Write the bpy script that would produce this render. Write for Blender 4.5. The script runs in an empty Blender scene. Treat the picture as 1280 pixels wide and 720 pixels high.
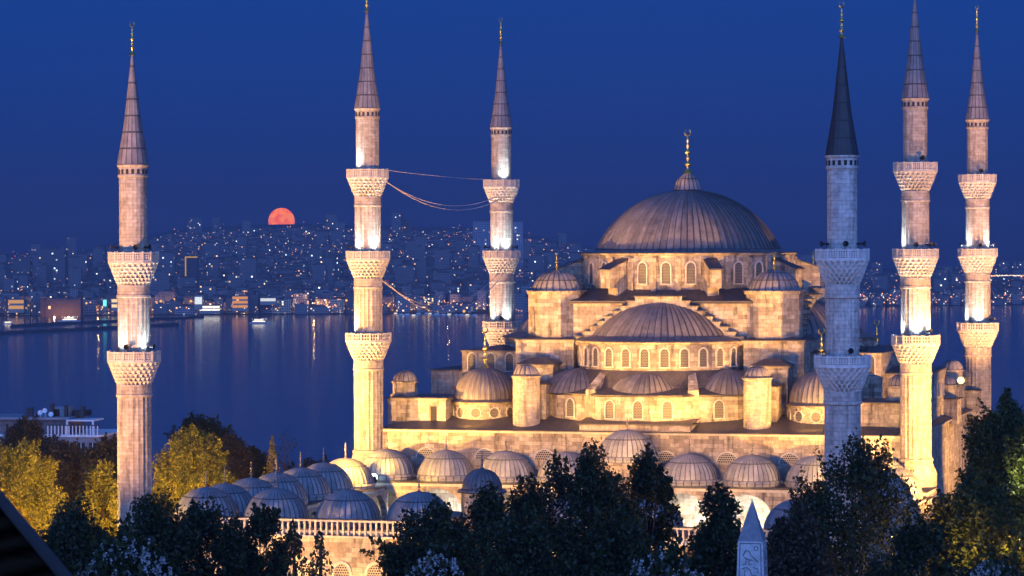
import bpy, bmesh, math, random
import numpy as np
from mathutils import Matrix, Vector, Euler
R = math.radians
PI = math.pi
scene = bpy.context.scene
COL = scene.collection

# ------------------------------------------------------------------ camera
F = 3640.0                       # focal length in pixels of a 1280 wide frame
ZC = 38.0                        # camera height
cam_d = bpy.data.cameras.new('camera')
cam = bpy.data.objects.new('camera', cam_d)
COL.objects.link(cam)
cam_d.sensor_width = 36.0
cam_d.lens = F / 1280 * 36
cam_d.clip_start = 0.5
cam_d.clip_end = 60000
CAM_R = (Euler((R(90) - math.atan(46.5 / F), 0, 0)).to_matrix() @ Matrix.Rotation(-0.0042, 3, 'Z'))
cam.matrix_world = Matrix.Translation((0, 0, ZC)) @ CAM_R.to_4x4()
cam_d.dof.use_dof = True
cam_d.dof.focus_distance = 380
cam_d.dof.aperture_fstop = 9
scene.camera = cam

def at(x, y, d):
    """world point seen at photo pixel (x, y) at depth d metres"""
    v = CAM_R @ Vector(((x - 640) / F, -(y - 360) / F, -1))
    return Vector((0, 0, ZC)) + v * (d / v.y)

# mosque frame: a along the facade (to the right), b away from the viewer
TH = R(16.07)
CX, CY = 23.69, 391.68
UA = (math.cos(TH), -math.sin(TH)); VB = (math.sin(TH), math.cos(TH))
def L2W(a, b, zr):
    """mosque coordinates, zr relative to the camera height"""
    return Vector((CX + a * UA[0] + b * VB[0], CY + a * UA[1] + b * VB[1], ZC + zr))

# ------------------------------------------------------------------ world
w = bpy.data.worlds.new('World'); scene.world = w; w.use_nodes = True
nt = w.node_tree; nt.nodes.clear()
N = nt.nodes.new; L = nt.links.new
out = N('ShaderNodeOutputWorld'); bg = N('ShaderNodeBackground')
tc = N('ShaderNodeTexCoord'); sp = N('ShaderNodeSeparateXYZ'); L(tc.outputs['Generated'], sp.inputs[0])
def ramp(nodes, stops):
    r = nodes.new('ShaderNodeValToRGB'); e = r.color_ramp.elements
    while len(e) < len(stops): e.new(0.5)
    for el, (p, c) in zip(e, stops): el.position = p; el.color = (*c, 1)
    return r
east = ramp(nt.nodes, [(0.0, (.0105, .023, .100)), (0.012, (.0108, .029, .135)), (0.03, (.0105, .037, .195)), (0.058, (.0088, .045, .245)),
                       (0.09, (.0075, .051, .280)), (0.5, (.012, .06, .30)), (1.0, (.03, .10, .40))])
west = ramp(nt.nodes, [(0.0, (.80, 1.15, 2.9)), (0.25, (.50, 1.08, 3.2)), (0.6, (.13, .42, 1.45)), (1.0, (.02, .085, .38))])
L(sp.outputs['Z'], east.inputs[0]); L(sp.outputs['Z'], west.inputs[0])
mr = N('ShaderNodeMapRange'); mr.interpolation_type = 'SMOOTHSTEP'
mr.inputs['From Min'].default_value = 0.15; mr.inputs['From Max'].default_value = -0.75
L(sp.outputs['Y'], mr.inputs['Value'])
mx = N('ShaderNodeMix'); mx.data_type = 'RGBA'
L(mr.outputs[0], mx.inputs['Factor']); L(east.outputs[0], mx.inputs['A']); L(west.outputs[0], mx.inputs['B'])
L(mx.outputs['Result'], bg.inputs['Color']); bg.inputs['Strength'].default_value = 1.0
L(bg.outputs[0], out.inputs['Surface'])

scene.view_settings.view_transform = 'Standard'
scene.view_settings.look = 'None'
scene.view_settings.exposure = 0.0
scene.view_settings.gamma = 1.0
scene.view_settings.use_curve_mapping = False
scene.cycles.use_denoising = True
scene.render.filter_size = 1.1
scene.cycles.max_bounces = 5
scene.cycles.diffuse_bounces = 3
scene.cycles.glossy_bounces = 3
scene.cycles.transmission_bounces = 2
scene.cycles.sample_clamp_indirect = 4.0

# ------------------------------------------------------------------ lamps
WARM = (1.0, .51, .08)
AMBER = (1.0, .50, .10)
PEACH = (1.0, .50, .115)
SODIUM = (1.0, .56, .07)
ROSE = (1.0, .50, .19)
COOL = (.72, .90, 1.0)
def spot(p, t, power, col, ang, blend=.4, rad=.25):
    d = bpy.data.lights.new('spot', 'SPOT'); d.energy = power; d.color = col
    d.spot_size = R(ang); d.spot_blend = blend; d.shadow_soft_size = rad
    o = bpy.data.objects.new('spot', d); COL.objects.link(o)
    p = Vector(p); o.location = p
    o.rotation_euler = (Vector(t) - p).to_track_quat('-Z', 'Y').to_euler()
    return o
def point(p, power, col, rad=.2):
    d = bpy.data.lights.new('lamp', 'POINT'); d.energy = power; d.color = col; d.shadow_soft_size = rad
    o = bpy.data.objects.new('lamp', d); COL.objects.link(o); o.location = p
    return o
# big floodlights of the hippodrome side and on the courtyard roof
K = 1000
FLOODS = [
    # pos (a, b, zr), target, kW, colour, cone
    ((-6, -80, -23.0), (-8, -20, -15), 85, PEACH, 44),
    ((6, -80, -23.0), (10, -20, -15), 85, PEACH, 44),
    ((-58, -60, -29.0), (4, -18, -7), 560, PEACH, 56),
    ((58, -52, -29.0), (3, -18, -6), 480, PEACH, 56),
    # added lamps hung in the air before the facade, no poles built
    ((-33, -50, -25.0), (-23, -30.5, -24), 46, WARM, 100),
    ((-12, -56, -25.0), (-10, -30.5, -23), 22, AMBER, 90),
    ((13, -56, -25.0), (12, -30.5, -23), 22, AMBER, 90),
    ((33, -46, -25.0), (28, -30.5, -24), 28, WARM, 100),
    # on the lower roofs lighting the tiers
    ((4, -33.4, -19.8), (2, -25, -14), 4.2, WARM, 150),
    ((11, -32.8, -20.2), (9, -22, -13), 5, WARM, 150),
    ((-9, -33.0, -20.2), (-8, -24, -14), 2.2, WARM, 150),
    ((58, 0, -32.0), (34, 16, -24), 90, AMBER, 70),
    ((-22, -31.6, -21.2), (-22, -24, -17), 3, WARM, 150),
    ((22, -31.6, -21.2), (21, -24, -17), 3, WARM, 150),
]
for p, t, kw, c, a in FLOODS:
    spot(L2W(*p), L2W(*t), kw * K * 1.0, c, a, .6, .3)
# minaret floodlights, low and narrow
MIN = dict(fl=(-37.65, -99), fr=(37.65, -99), hl=(-35, -30.5), hr=(35, -30.5), bl=(-35, 30.5), br=(35, 30.5))
def aim(src, key, zr, kw, c, ang): spot(L2W(*src), L2W(*MIN[key], zr), kw * K * .6, c, ang, .5, .25)
aim((-52, -165, -34), 'fl', -1, 1350, ROSE, 40)
aim((-75, -92, -33), 'hl', 9, 700, ROSE, 15)
aim((80, -92, -33), 'hr', 9, 650, ROSE, 15)
aim((-75, -35, -30), 'bl', 9, 520, ROSE, 17)
aim((76, -35, -28), 'br', 9, 520, ROSE, 17)
aim((-52, -44, -33), 'hl', -1, 210, ROSE, 54)
aim((-29, -40, -28), 'hl', -16, 6, WARM, 90)
aim((48, -52, -33), 'hr', -1, 150, ROSE, 54)
aim((29, -40, -28), 'hr', -16, 2, WARM, 90)
aim((-52, 8, -30), 'bl', 2, 330, ROSE, 56)
aim((44, 6, -24), 'br', 2, 280, ROSE, 60)
aim((66, -108, -34), 'fr', -24, 14, ROSE, 16)
# light on the outer courtyard wall, from the ground in front of it
for a in (-26, -15, -4, 8, 18):
    spot(L2W(a, -101.5, -36.8), L2W(a, -92, -27), 15 * K, AMBER, 104, .5, .2)

# ------------------------------------------------------------------ materials
def new_mat(name):
    m = bpy.data.materials.new(name); m.use_nodes = True
    nt = m.node_tree; p = nt.nodes['Principled BSDF']
    return m, nt, nt.nodes.new, nt.links.new, p
def plain(name, col, rough=.6, metal=0., var=.25, scale=1.5, bump=0.):
    m, nt, N, L, p = new_mat(name)
    t = N('ShaderNodeTexCoord'); n = N('ShaderNodeTexNoise'); n.inputs['Scale'].default_value = scale
    n.inputs['Detail'].default_value = 5
    L(t.outputs['Object'], n.inputs['Vector'])
    r = ramp(nt.nodes, [(.3, tuple(c * (1 - var) for c in col)), (.7, tuple(min(1, c * (1 + var)) for c in col))])
    L(n.outputs['Fac'], r.inputs[0]); L(r.outputs[0], p.inputs['Base Color'])
    p.inputs['Roughness'].default_value = rough; p.inputs['Metallic'].default_value = metal
    if bump:
        b = N('ShaderNodeBump'); b.inputs['Strength'].default_value = bump; b.inputs['Distance'].default_value = .1
        L(n.outputs['Fac'], b.inputs['Height']); L(b.outputs[0], p.inputs['Normal'])
    return m
def emit(name, col, s, sample=True):
    m = bpy.data.materials.new(name); m.use_nodes = True; nt = m.node_tree
    nt.nodes.remove(nt.nodes['Principled BSDF'])
    e = nt.nodes.new('ShaderNodeEmission'); e.inputs[0].default_value = (*col, 1); e.inputs[1].default_value = s
    nt.links.new(e.outputs[0], nt.nodes['Material Output'].inputs['Surface'])
    if not sample: m.cycles.emission_sampling = 'NONE'
    return m
def stone(name, c1, c2, mortar, bw=1.05, bh=.46, stain=.75):
    m, nt, N, L, p = new_mat(name)
    uv = N('ShaderNodeUVMap'); uv.uv_map = 'UVMap'
    b = N('ShaderNodeTexBrick'); b.offset = .5; b.squash = 1
    b.inputs['Scale'].default_value = 1; b.inputs['Brick Width'].default_value = bw; b.inputs['Row Height'].default_value = bh
    b.inputs['Mortar Size'].default_value = .018; b.inputs['Mortar Smooth'].default_value = .3; b.inputs['Bias'].default_value = .1
    b.inputs['Color1'].default_value = (*c1, 1); b.inputs['Color2'].default_value = (*c2, 1); b.inputs['Mortar'].default_value = (*mortar, 1)
    L(uv.outputs[0], b.inputs['Vector'])
    t = N('ShaderNodeTexCoord')
    mp = N('ShaderNodeMapping'); mp.inputs['Scale'].default_value = (.6, .6, .09); L(t.outputs['Object'], mp.inputs['Vector'])
    n = N('ShaderNodeTexNoise'); n.inputs['Scale'].default_value = 1.8; n.inputs['Detail'].default_value = 7; n.inputs['Roughness'].default_value = .65
    L(mp.outputs[0], n.inputs['Vector'])
    r = ramp(nt.nodes, [(.33, (1 - stain,) * 3), (.45, (.80, .78, .76)), (.62, (1.06, 1.05, 1.04))]); L(n.outputs['Fac'], r.inputs[0])
    n2 = N('ShaderNodeTexNoise'); n2.inputs['Scale'].default_value = 2.4; n2.inputs['Detail'].default_value = 7; L(t.outputs['Object'], n2.inputs['Vector'])
    r2 = ramp(nt.nodes, [(.32, (.74, .71, .69)), (.52, (.99, .98, .97)), (.7, (1.08, 1.07, 1.05))]); L(n2.outputs['Fac'], r2.inputs[0])
    m1 = N('ShaderNodeMix'); m1.data_type = 'RGBA'; m1.blend_type = 'MULTIPLY'; m1.inputs['Factor'].default_value = 1
    L(b.outputs['Color'], m1.inputs['A']); L(r.outputs[0], m1.inputs['B'])
    m2 = N('ShaderNodeMix'); m2.data_type = 'RGBA'; m2.blend_type = 'MULTIPLY'; m2.inputs['Factor'].default_value = 1
    L(m1.outputs['Result'], m2.inputs['A']); L(r2.outputs[0], m2.inputs['B'])
    L(m2.outputs['Result'], p.inputs['Base Color'])
    p.inputs['Roughness'].default_value = .85
    bp = N('ShaderNodeBump'); bp.inputs['Strength'].default_value = .6; bp.inputs['Distance'].default_value = .03
    ad = N('ShaderNodeMath'); ad.operation = 'SUBTRACT'; L(n2.outputs['Fac'], ad.inputs[0]); L(b.outputs['Fac'], ad.inputs[1])
    L(ad.outputs[0], bp.inputs['Height']); L(bp.outputs[0], p.inputs['Normal'])
    return m
def lead(name, col, bw, bh, rough=.5, rib=False):
    m, nt, N, L, p = new_mat(name)
    uv = N('ShaderNodeUVMap'); uv.uv_map = 'UVMap'
    b = N('ShaderNodeTexBrick'); b.offset = .5
    b.inputs['Scale'].default_value = 1; b.inputs['Brick Width'].default_value = bw; b.inputs['Row Height'].default_value = bh
    b.inputs['Mortar Size'].default_value = .035; b.inputs['Mortar Smooth'].default_value = .4
    b.inputs['Color1'].default_value = (*[c * .82 for c in col], 1); b.inputs['Color2'].default_value = (*[c * 1.22 for c in col], 1)
    b.inputs['Mortar'].default_value = (*[c * .28 for c in col], 1)
    if rib:                          # one unit of u per rib: the dark joint along each foot also paints the rib's shaded side
        b.offset = .0; b.inputs['Brick Width'].default_value = 1; b.inputs['Mortar Size'].default_value = .11
        mp = N('ShaderNodeMapping'); mp.inputs['Location'].default_value = (.14, 0, 0); L(uv.outputs[0], mp.inputs[0]); L(mp.outputs[0], b.inputs['Vector'])
    else: L(uv.outputs[0], b.inputs['Vector'])
    t = N('ShaderNodeTexCoord'); n = N('ShaderNodeTexNoise'); n.inputs['Scale'].default_value = .9; n.inputs['Detail'].default_value = 8
    n.inputs['Roughness'].default_value = .7
    L(t.outputs['Object'], n.inputs['Vector'])
    r = ramp(nt.nodes, [(.32, (.6, .6, .6)), (.7, (1.2, 1.2, 1.2))]); L(n.outputs['Fac'], r.inputs[0])
    m1 = N('ShaderNodeMix'); m1.data_type = 'RGBA'; m1.blend_type = 'MULTIPLY'; m1.inputs['Factor'].default_value = 1
    L(b.outputs['Color'], m1.inputs['A']); L(r.outputs[0], m1.inputs['B'])
    L(m1.outputs['Result'], p.inputs['Base Color'])
    p.inputs['Roughness'].default_value = rough
    bp = N('ShaderNodeBump'); bp.inputs['Strength'].default_value = .7; bp.inputs['Distance'].default_value = .06
    L(b.outputs['Fac'], bp.inputs['Height']); L(bp.outputs[0], p.inputs['Normal'])
    return m
def lattice(name, light, dark, s=.19, hole=.32):
    """stone grille with round holes, dark glass behind"""
    m, nt, N, L, p = new_mat(name)
    uv = N('ShaderNodeUVMap'); uv.uv_map = 'UVMap'
    v = N('ShaderNodeVectorMath'); v.operation = 'SCALE'; v.inputs['Scale'].default_value = 1 / s; L(uv.outputs[0], v.inputs[0])
    s3 = N('ShaderNodeSeparateXYZ'); L(v.outputs[0], s3.inputs[0])
    def mth(op, a, b=None):
        n = N('ShaderNodeMath'); n.operation = op
        for i, q in enumerate((a, b)):
            if q is None: continue
            if isinstance(q, (int, float)): n.inputs[i].default_value = q
            else: L(q, n.inputs[i])
        return n.outputs[0]
    row = mth('FLOOR', s3.outputs[1]); off = mth('MULTIPLY', mth('MODULO', row, 2), .5)
    fx = mth('SUBTRACT', mth('FRACT', mth('ADD', s3.outputs[0], off)), .5); fy = mth('SUBTRACT', mth('FRACT', s3.outputs[1]), .5)
    d = mth('SQRT', mth('ADD', mth('MULTIPLY', fx, fx), mth('MULTIPLY', fy, fy)))
    inh = mth('LESS_THAN', d, hole)
    mxx = N('ShaderNodeMix'); mxx.data_type = 'RGBA'; L(inh, mxx.inputs['Factor'])
    mxx.inputs['A'].default_value = (*light, 1); mxx.inputs['B'].default_value = (*dark, 1)
    L(mxx.outputs['Result'], p.inputs['Base Color']); p.inputs['Roughness'].default_value = .7
    return m
def leaf(name, col, var=.5, trans=.35):
    m, nt, N, L, p = new_mat(name)
    g = N('ShaderNodeNewGeometry')
    r = ramp(nt.nodes, [(0, tuple(c * (1 - var) for c in col)), (.5, col), (1, tuple(c * (1 + var) for c in (col[0] * 1.15, col[1], col[2] * .8)))])
    L(g.outputs['Random Per Island'], r.inputs[0]); L(r.outputs[0], p.inputs['Base Color']); p.inputs['Roughness'].default_value = .55
    tr = N('ShaderNodeBsdfTranslucent'); L(r.outputs[0], tr.inputs[0])
    ms = N('ShaderNodeMixShader'); ms.inputs[0].default_value = trans
    L(p.outputs[0], ms.inputs[1]); L(tr.outputs[0], ms.inputs[2]); L(ms.outputs[0], nt.nodes['Material Output'].inputs['Surface'])
    return m
M = {}
M['stone'] = stone('stone', (.47, .415, .335), (.24, .195, .155), (.20, .165, .14), 1.25, .52)
M['stone_fine'] = stone('stone_fine', (.43, .38, .325), (.31, .265, .22), (.22, .19, .17), .8, .38, .6)
M['trim'] = plain('trim_stone', (.43, .385, .33), .8, 0, .2, 2, .2)
M['grey_stone'] = stone('grey_stone', (.60, .58, .55), (.45, .43, .41), (.26, .25, .235), .85, .42, .5)
M['grey_trim'] = plain('grey_trim', (.58, .565, .54), .8, 0, .18, 2, .2)
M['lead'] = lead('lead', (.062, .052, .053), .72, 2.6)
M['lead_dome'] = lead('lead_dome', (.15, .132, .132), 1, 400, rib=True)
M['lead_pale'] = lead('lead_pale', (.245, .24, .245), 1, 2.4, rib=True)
M['lead_lobe'] = lead('lead_lobe', (.21, .185, .18), 1, 1.5, rib=True)
M['lead_spire'] = lead('lead_spire', (.20, .175, .175), 1, 1.75, rib=True)
M['lead_unlit'] = lead('lead_unlit', (.030, .028, .034), .5, 1.75)  # for the unlit minaret cap, its darkness put into the lead colour
M['gold'] = plain('gold', (.92, .58, .14), .25, 1.0, .1)
M['bronze'] = plain('bronze', (.22, .19, .16), .4, .7, .2)
M['lattice'] = lattice('lattice', (.17, .145, .115), (.02, .018, .02), .2, .40)
M['lattice_white'] = lattice('lattice_white', (.34, .30, .24), (.025, .022, .02), .27, .40)
M['slab_shadow'] = plain('shaded_slab', (.10, .085, .075), .9, 0, .3, 3)  # dark railing backing, paints the shade seen through the pierced slabs
M['black'] = plain('black', (.02, .02, .022), .5)
M['dark'] = plain('dark_opening', (.02, .018, .02), .9)
M['white'] = plain('white_paint', (.72, .72, .72), .6, 0, .1)
M['bark'] = plain('bark', (.06, .045, .03), .9, 0, .4, 6)
M['leaf_dark'] = leaf('leaf_dark', (.024, .034, .004), .7)
M['leaf_green'] = leaf('leaf_green', (.036, .052, .007), .6)
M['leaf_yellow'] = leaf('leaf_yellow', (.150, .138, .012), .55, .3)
M['leaf_brown'] = leaf('leaf_brown', (.050, .036, .014), .4, .3)
M['blossom'] = plain('blossom', (.30, .29, .28), .7, 0, .1)
M['lens_cool'] = emit('lens_cool', (.8, .93, 1.0), 14)
M['lens_warm'] = emit('lens_warm', (1.0, .66, .28), 3.2)

# ------------------------------------------------------------------ mesh builder
class MB:
    def __init__(s): s.v = []; s.f = []; s.uv = []; s.mi = []; s.sm = []
    def face(s, pts, uvs=None, mi=0, sm=False):
        i = len(s.v); s.v += [tuple(p) for p in pts]; s.f.append(tuple(range(i, i + len(pts))))
        if uvs is None:
            n = Vector((0, 0, 0)); q = [Vector(p) for p in pts]
            for k in range(len(q)):
                a, b = q[k], q[(k + 1) % len(q)]
                n += Vector(((a.y - b.y) * (a.z + b.z), (a.z - b.z) * (a.x + b.x), (a.x - b.x) * (a.y + b.y)))
            n = n.normalized() if n.length > 1e-12 else Vector((0, 0, 1))
            h = Vector((-n.y, n.x, 0)); h = h.normalized() if h.length > .05 else Vector((1, 0, 0))
            if abs(n.z) > .96: uvs = [(p.x, p.y) for p in q]
            else:
                e = n.cross(h); uvs = [(p.dot(h), p.dot(e)) for p in q]
        s.uv += list(uvs); s.mi.append(mi); s.sm.append(sm)
    def grid(s, P, UV, mi=0, sm=True):
        """P rows of points, shared vertices; UV rows alike"""
        i0 = len(s.v); nr, nc = len(P), len(P[0])
        for row in P: s.v += [tuple(p) for p in row]
        for r in range(nr - 1):
            for c in range(nc - 1):
                s.f.append((i0 + r * nc + c, i0 + r * nc + c + 1, i0 + (r + 1) * nc + c + 1, i0 + (r + 1) * nc + c))
                s.uv += [UV[r][c], UV[r][c + 1], UV[r + 1][c + 1], UV[r + 1][c]]
                s.mi.append(mi); s.sm.append(sm)
    def box(s, x0, x1, y0, y1, z0, z1, mi=0):
        p = lambda x, y, z: (x, y, z)
        s.face([p(x0, y0, z0), p(x1, y0, z0), p(x1, y0, z1), p(x0, y0, z1)], None, mi)
        s.face([p(x1, y1, z0), p(x0, y1, z0), p(x0, y1, z1), p(x1, y1, z1)], None, mi)
        s.face([p(x0, y1, z0), p(x0, y0, z0), p(x0, y0, z1), p(x0, y1, z1)], None, mi)
        s.face([p(x1, y0, z0), p(x1, y1, z0), p(x1, y1, z1), p(x1, y0, z1)], None, mi)
        s.face([p(x0, y0, z1), p(x1, y0, z1), p(x1, y1, z1), p(x0, y1, z1)], None, mi)
        s.face([p(x0, y1, z0), p(x1, y1, z0), p(x1, y0, z0), p(x0, y0, z0)], None, mi)
    def obox(s, c, h, ang, tilt=0, mi=0):
        """box at centre c, half sizes h, turned by ang about z"""
        m = Matrix.Translation(c) @ Matrix.Rotation(ang, 4, 'Z') @ Matrix.Rotation(tilt, 4, 'X')
        q = lambda *p: tuple(m @ Vector(p))
        x, y, z = h
        for F4 in ([(-x, -y, -z), (x, -y, -z), (x, -y, z), (-x, -y, z)], [(x, y, -z), (-x, y, -z), (-x, y, z), (x, y, z)],
                   [(-x, y, -z), (-x, -y, -z), (-x, -y, z), (-x, y, z)], [(x, -y, -z), (x, y, -z), (x, y, z), (x, -y, z)],
                   [(-x, -y, z), (x, -y, z), (x, y, z), (-x, y, z)], [(-x, y, -z), (x, y, -z), (x, -y, -z), (-x, -y, -z)]):
            s.face([q(*p) for p in F4], None, mi)
    def lathe(s, prof, n=32, cx=0, cy=0, mod=None, a0=0, a1=2 * PI, mi=0, sm=True, uscale=None, sharp=True):
        """prof list of (r, z); each band its own vertices when sharp so that steps stay crisp"""
        th = [a0 + (a1 - a0) * k / n for k in range(n + 1)]
        ur = uscale or max(r for r, z in prof)
        vv = 0; acc = [0]
        for (r0, z0), (r1, z1) in zip(prof, prof[1:]): vv += math.hypot(r1 - r0, z1 - z0); acc.append(vv)
        def row(r, z, k):
            return [(cx + (r if mod is None else mod(t, r, z)) * math.cos(t), cy + (r if mod is None else mod(t, r, z)) * math.sin(t), z) for t in th], [(t * ur, acc[k]) for t in th]
        rows = [row(r, z, k) for k, (r, z) in enumerate(prof)]
        if sharp:
            for (p, u), (p2, u2) in zip(rows, rows[1:]): s.grid([p, p2], [u, u2], mi, sm)
        else: s.grid([p for p, u in rows], [u for p, u in rows], mi, sm)
    def prism(s, poly, z0, z1, mi=0, cap=True, mi_top=None):
        n = len(poly); u = 0
        for k in range(n):
            a, b = poly[k], poly[(k + 1) % n]; l = math.hypot(b[0] - a[0], b[1] - a[1])
            s.face([(*a, z0), (*b, z0), (*b, z1), (*a, z1)], [(u, z0), (u + l, z0), (u + l, z1), (u, z1)], mi); u += l
        if cap:
            s.face([(*p, z1) for p in poly], None, mi if mi_top is None else mi_top)
            s.face([(*p, z0) for p in reversed(poly)], None, mi)
    def tube(s, path, r, n=8, mi=0):
        path = [Vector(p) for p in path]; rs = r if isinstance(r, (list, tuple)) else [r] * len(path)
        P = []; U = []; acc = 0
        for k, p in enumerate(path):
            t = (path[min(k + 1, len(path) - 1)] - path[max(k - 1, 0)]).normalized()
            h = t.cross(Vector((0, 0, 1))) if abs(t.z) < .95 else t.cross(Vector((1, 0, 0)))
            h.normalize(); e = t.cross(h)
            if k: acc += (p - path[k - 1]).length
            P.append([p + rs[k] * (h * math.cos(2 * PI * j / n) + e * math.sin(2 * PI * j / n)) for j in range(n + 1)])
            U.append([(j / n, acc) for j in range(n + 1)])
        s.grid(P, U, mi, True)
    def ball(s, c, r, n=8, mi=0, sz=1):
        s.lathe([(max(1e-4, r * math.sin(PI * k / n)), c[2] - r * sz * math.cos(PI * k / n)) for k in range(n + 1)], n * 2, c[0], c[1], mi=mi, sharp=False)
    def mesh(s, name, mats):
        me = bpy.data.meshes.new(name); me.from_pydata(s.v, [], s.f); me.update()
        ul = me.uv_layers.new(name='UVMap'); ul.data.foreach_set('uv', [c for q in s.uv for c in q])
        for m in (mats if isinstance(mats, (list, tuple)) else [mats]): me.materials.append(m)
        me.polygons.foreach_set('material_index', s.mi); me.polygons.foreach_set('use_smooth', s.sm)
        return me
    def obj(s, name, mats, parent=None, label=None):
        return link(name, s.mesh(name, mats), parent, label)
def link(name, me, parent=None, label=None):
    o = bpy.data.objects.new(name, me); COL.objects.link(o)
    if parent: o.parent = parent
    if label: o['label'] = label
    return o
def thing(name, label, cat, loc=(0, 0, 0), rz=0, group=None):
    o = bpy.data.objects.new(name, None); COL.objects.link(o); o.location = loc; o.rotation_euler = (0, 0, rz)
    o.empty_display_size = .2
    return tag(o, label, cat, group)
def tag(o, label, cat, group=None):
    o['label'] = label; o['category'] = cat
    if group: o['group'] = group
    return o
def setting(o, kind='structure'): o['kind'] = kind; return o

# ------------------------------------------------------------------ shapes used by the mosque
def dome_profile(Rb, h, z0, n=14):
    Rs = (Rb * Rb + h * h) / (2 * h); zc = z0 + h - Rs
    e0 = math.asin((z0 - zc) / Rs)
    return [(max(.02, Rs * math.cos(e0 + (PI / 2 - e0) * k / n)), zc + Rs * math.sin(e0 + (PI / 2 - e0) * k / n)) for k in range(n + 1)]
def ribbed(nr, amp, kind='seam'):
    def mod(t, r, z):
        x = (t * nr / (2 * PI)) % 1.0
        if kind == 'seam': q = max(0, 1 - min(x, 1 - x) / .17)
        else: q = abs(math.sin(PI * x)) ** .7 - .5
        return r + amp * q * min(1, r / 1.2)
    return mod
def dome(mb, cx, cy, Rb, h, z0, nr, amp, kind='seam', n=14, mi=0, a0=0, a1=2 * PI):
    per = 6 if kind == 'seam' else 8
    mb.lathe(dome_profile(Rb, h, z0, n), max(8, int(nr * per * (a1 - a0) / (2 * PI))), cx, cy, ribbed(nr, amp, kind), a0, a1, mi, True, nr / (2 * PI), False)
def finial(mb, x, y, z, h, r, mi=0, crescent=True, ang=.3):
    """alem: stacked bulbs on a stem with a crescent ring on top"""
    pr = [(r * 1.5, 0), (r * 1.1, .05), (r * .35, .10), (r * .30, .16), (r * 1.0, .20), (r * 1.0, .225), (r * .3, .26), (r * .28, .31), (r * .75, .345), (r * .3, .38),
          (r * .28, .43), (r * 1.0, .47), (r * .85, .50), (r * .28, .56), (r * .25, .60), (r * .62, .635), (r * .25, .67), (r * .2, .73), (r * .45, .76), (r * .15, .79), (r * .1, .84)]
    mb.lathe([(a, z + b * h) for a, b in pr], 12, x, y, mi=mi, sharp=False)
    if crescent:
        c = Vector((x, y, z + h * .93)); rr = h * .07
        mb.tube([c + Vector((math.cos(ang) * math.sin(t) * rr, math.sin(ang) * math.sin(t) * rr, -math.cos(t) * rr)) for t in [(-2.75 + 5.5 * k / 16) for k in range(17)]],
                [max(.012, r * .28 * math.cos((k - 8) / 8 * 1.35)) for k in range(17)], 6, mi)
def arch_window(w, h, fr=.16, dep=.16):
    """arched grille in a projecting stone surround, on the plane y=0 facing -y; base at z=0 centre x=0"""
    mb = MB(); r = w / 2; n = 10; hs = h - r * 1.15
    cur = [(-r, 0), (-r, hs)] + [(-r * math.cos(PI * k / n), hs + r * 1.15 * math.sin(PI * k / n)) for k in range(1, n)] + [(r, hs), (r, 0)]
    k2 = (r + fr) / r
    cuo = [(-r - fr, 0), (-r - fr, hs)] + [(-(r + fr) * math.cos(PI * k / n), hs + (r + fr) * 1.15 * math.sin(PI * k / n)) for k in range(1, n)] + [(r + fr, hs), (r + fr, 0)]
    mb.face([(x, -.012, z) for x, z in cur], [(x, z) for x, z in cur], 1)
    for i in range(len(cur) - 1):
        (a, b), (c, d) = cur[i], cur[i + 1]; (e, f), (g, q) = cuo[i], cuo[i + 1]
        mb.face([(e, -dep, f), (g, -dep, q), (c, -dep, d), (a, -dep, b)])
        mb.face([(a, -dep, b), (c, -dep, d), (c, .06, d), (a, .06, b)])
        mb.face([(g, -dep, q), (e, -dep, f), (e, .06, f), (g, .06, q)])
    mb.box(-r - fr * 1.3, r + fr * 1.3, -dep * 1.5, .05, -.14, 0)
    return mb
def round_window(r, mats=True):
    mb = MB(); n = 18
    c = [(r * math.cos(2 * PI * k / n), r * math.sin(2 * PI * k / n)) for k in range(n)]
    mb.face([(x, -.012, z) for x, z in c], c, 1)
    for k in range(n):
        a, b = c[k], c[(k + 1) % n]; o1 = (a[0] * 1.18, a[1] * 1.18); o2 = (b[0] * 1.18, b[1] * 1.18)
        mb.face([(o1[0], -.1, o1[1]), (o2[0], -.1, o2[1]), (b[0], -.1, b[1]), (a[0], -.1, a[1])])
        mb.face([(a[0], -.1, a[1]), (b[0], -.1, b[1]), (b[0], .05, b[1]), (a[0], .05, a[1])])
        mb.face([(o2[0], -.1, o2[1]), (o1[0], -.1, o1[1]), (o1[0], .05, o1[1]), (o2[0], .05, o2[1])])
    for k in range(9):                               # petals round the grille
        t = 2 * PI * k / 9 + .3
        mb.obox((1.42 * r * math.cos(t), -.03, 1.42 * r * math.sin(t)), (.055, .05, .09), 0)
    return mb
def half_window(r):
    mb = MB(); n = 14
    c = [(-r * math.cos(PI * k / n), r * math.sin(PI * k / n)) for k in range(n + 1)]
    mb.face([(x, -.012, z) for x, z in c], c, 1)
    for k in range(n):
        a, b = c[k], c[k + 1]; o1 = (a[0] * 1.14, a[1] * 1.14); o2 = (b[0] * 1.14, b[1] * 1.14)
        mb.face([(o1[0], -.09, o1[1]), (o2[0], -.09, o2[1]), (b[0], -.09, b[1]), (a[0], -.09, a[1])])
        mb.face([(a[0], -.09, a[1]), (b[0], -.09, b[1]), (b[0], .05, b[1]), (a[0], .05, a[1])])
        mb.face([(o2[0], -.09, o2[1]), (o1[0], -.09, o1[1]), (o1[0], .05, o1[1]), (o2[0], .05, o2[1])])
    return mb
WM = {}
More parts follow.
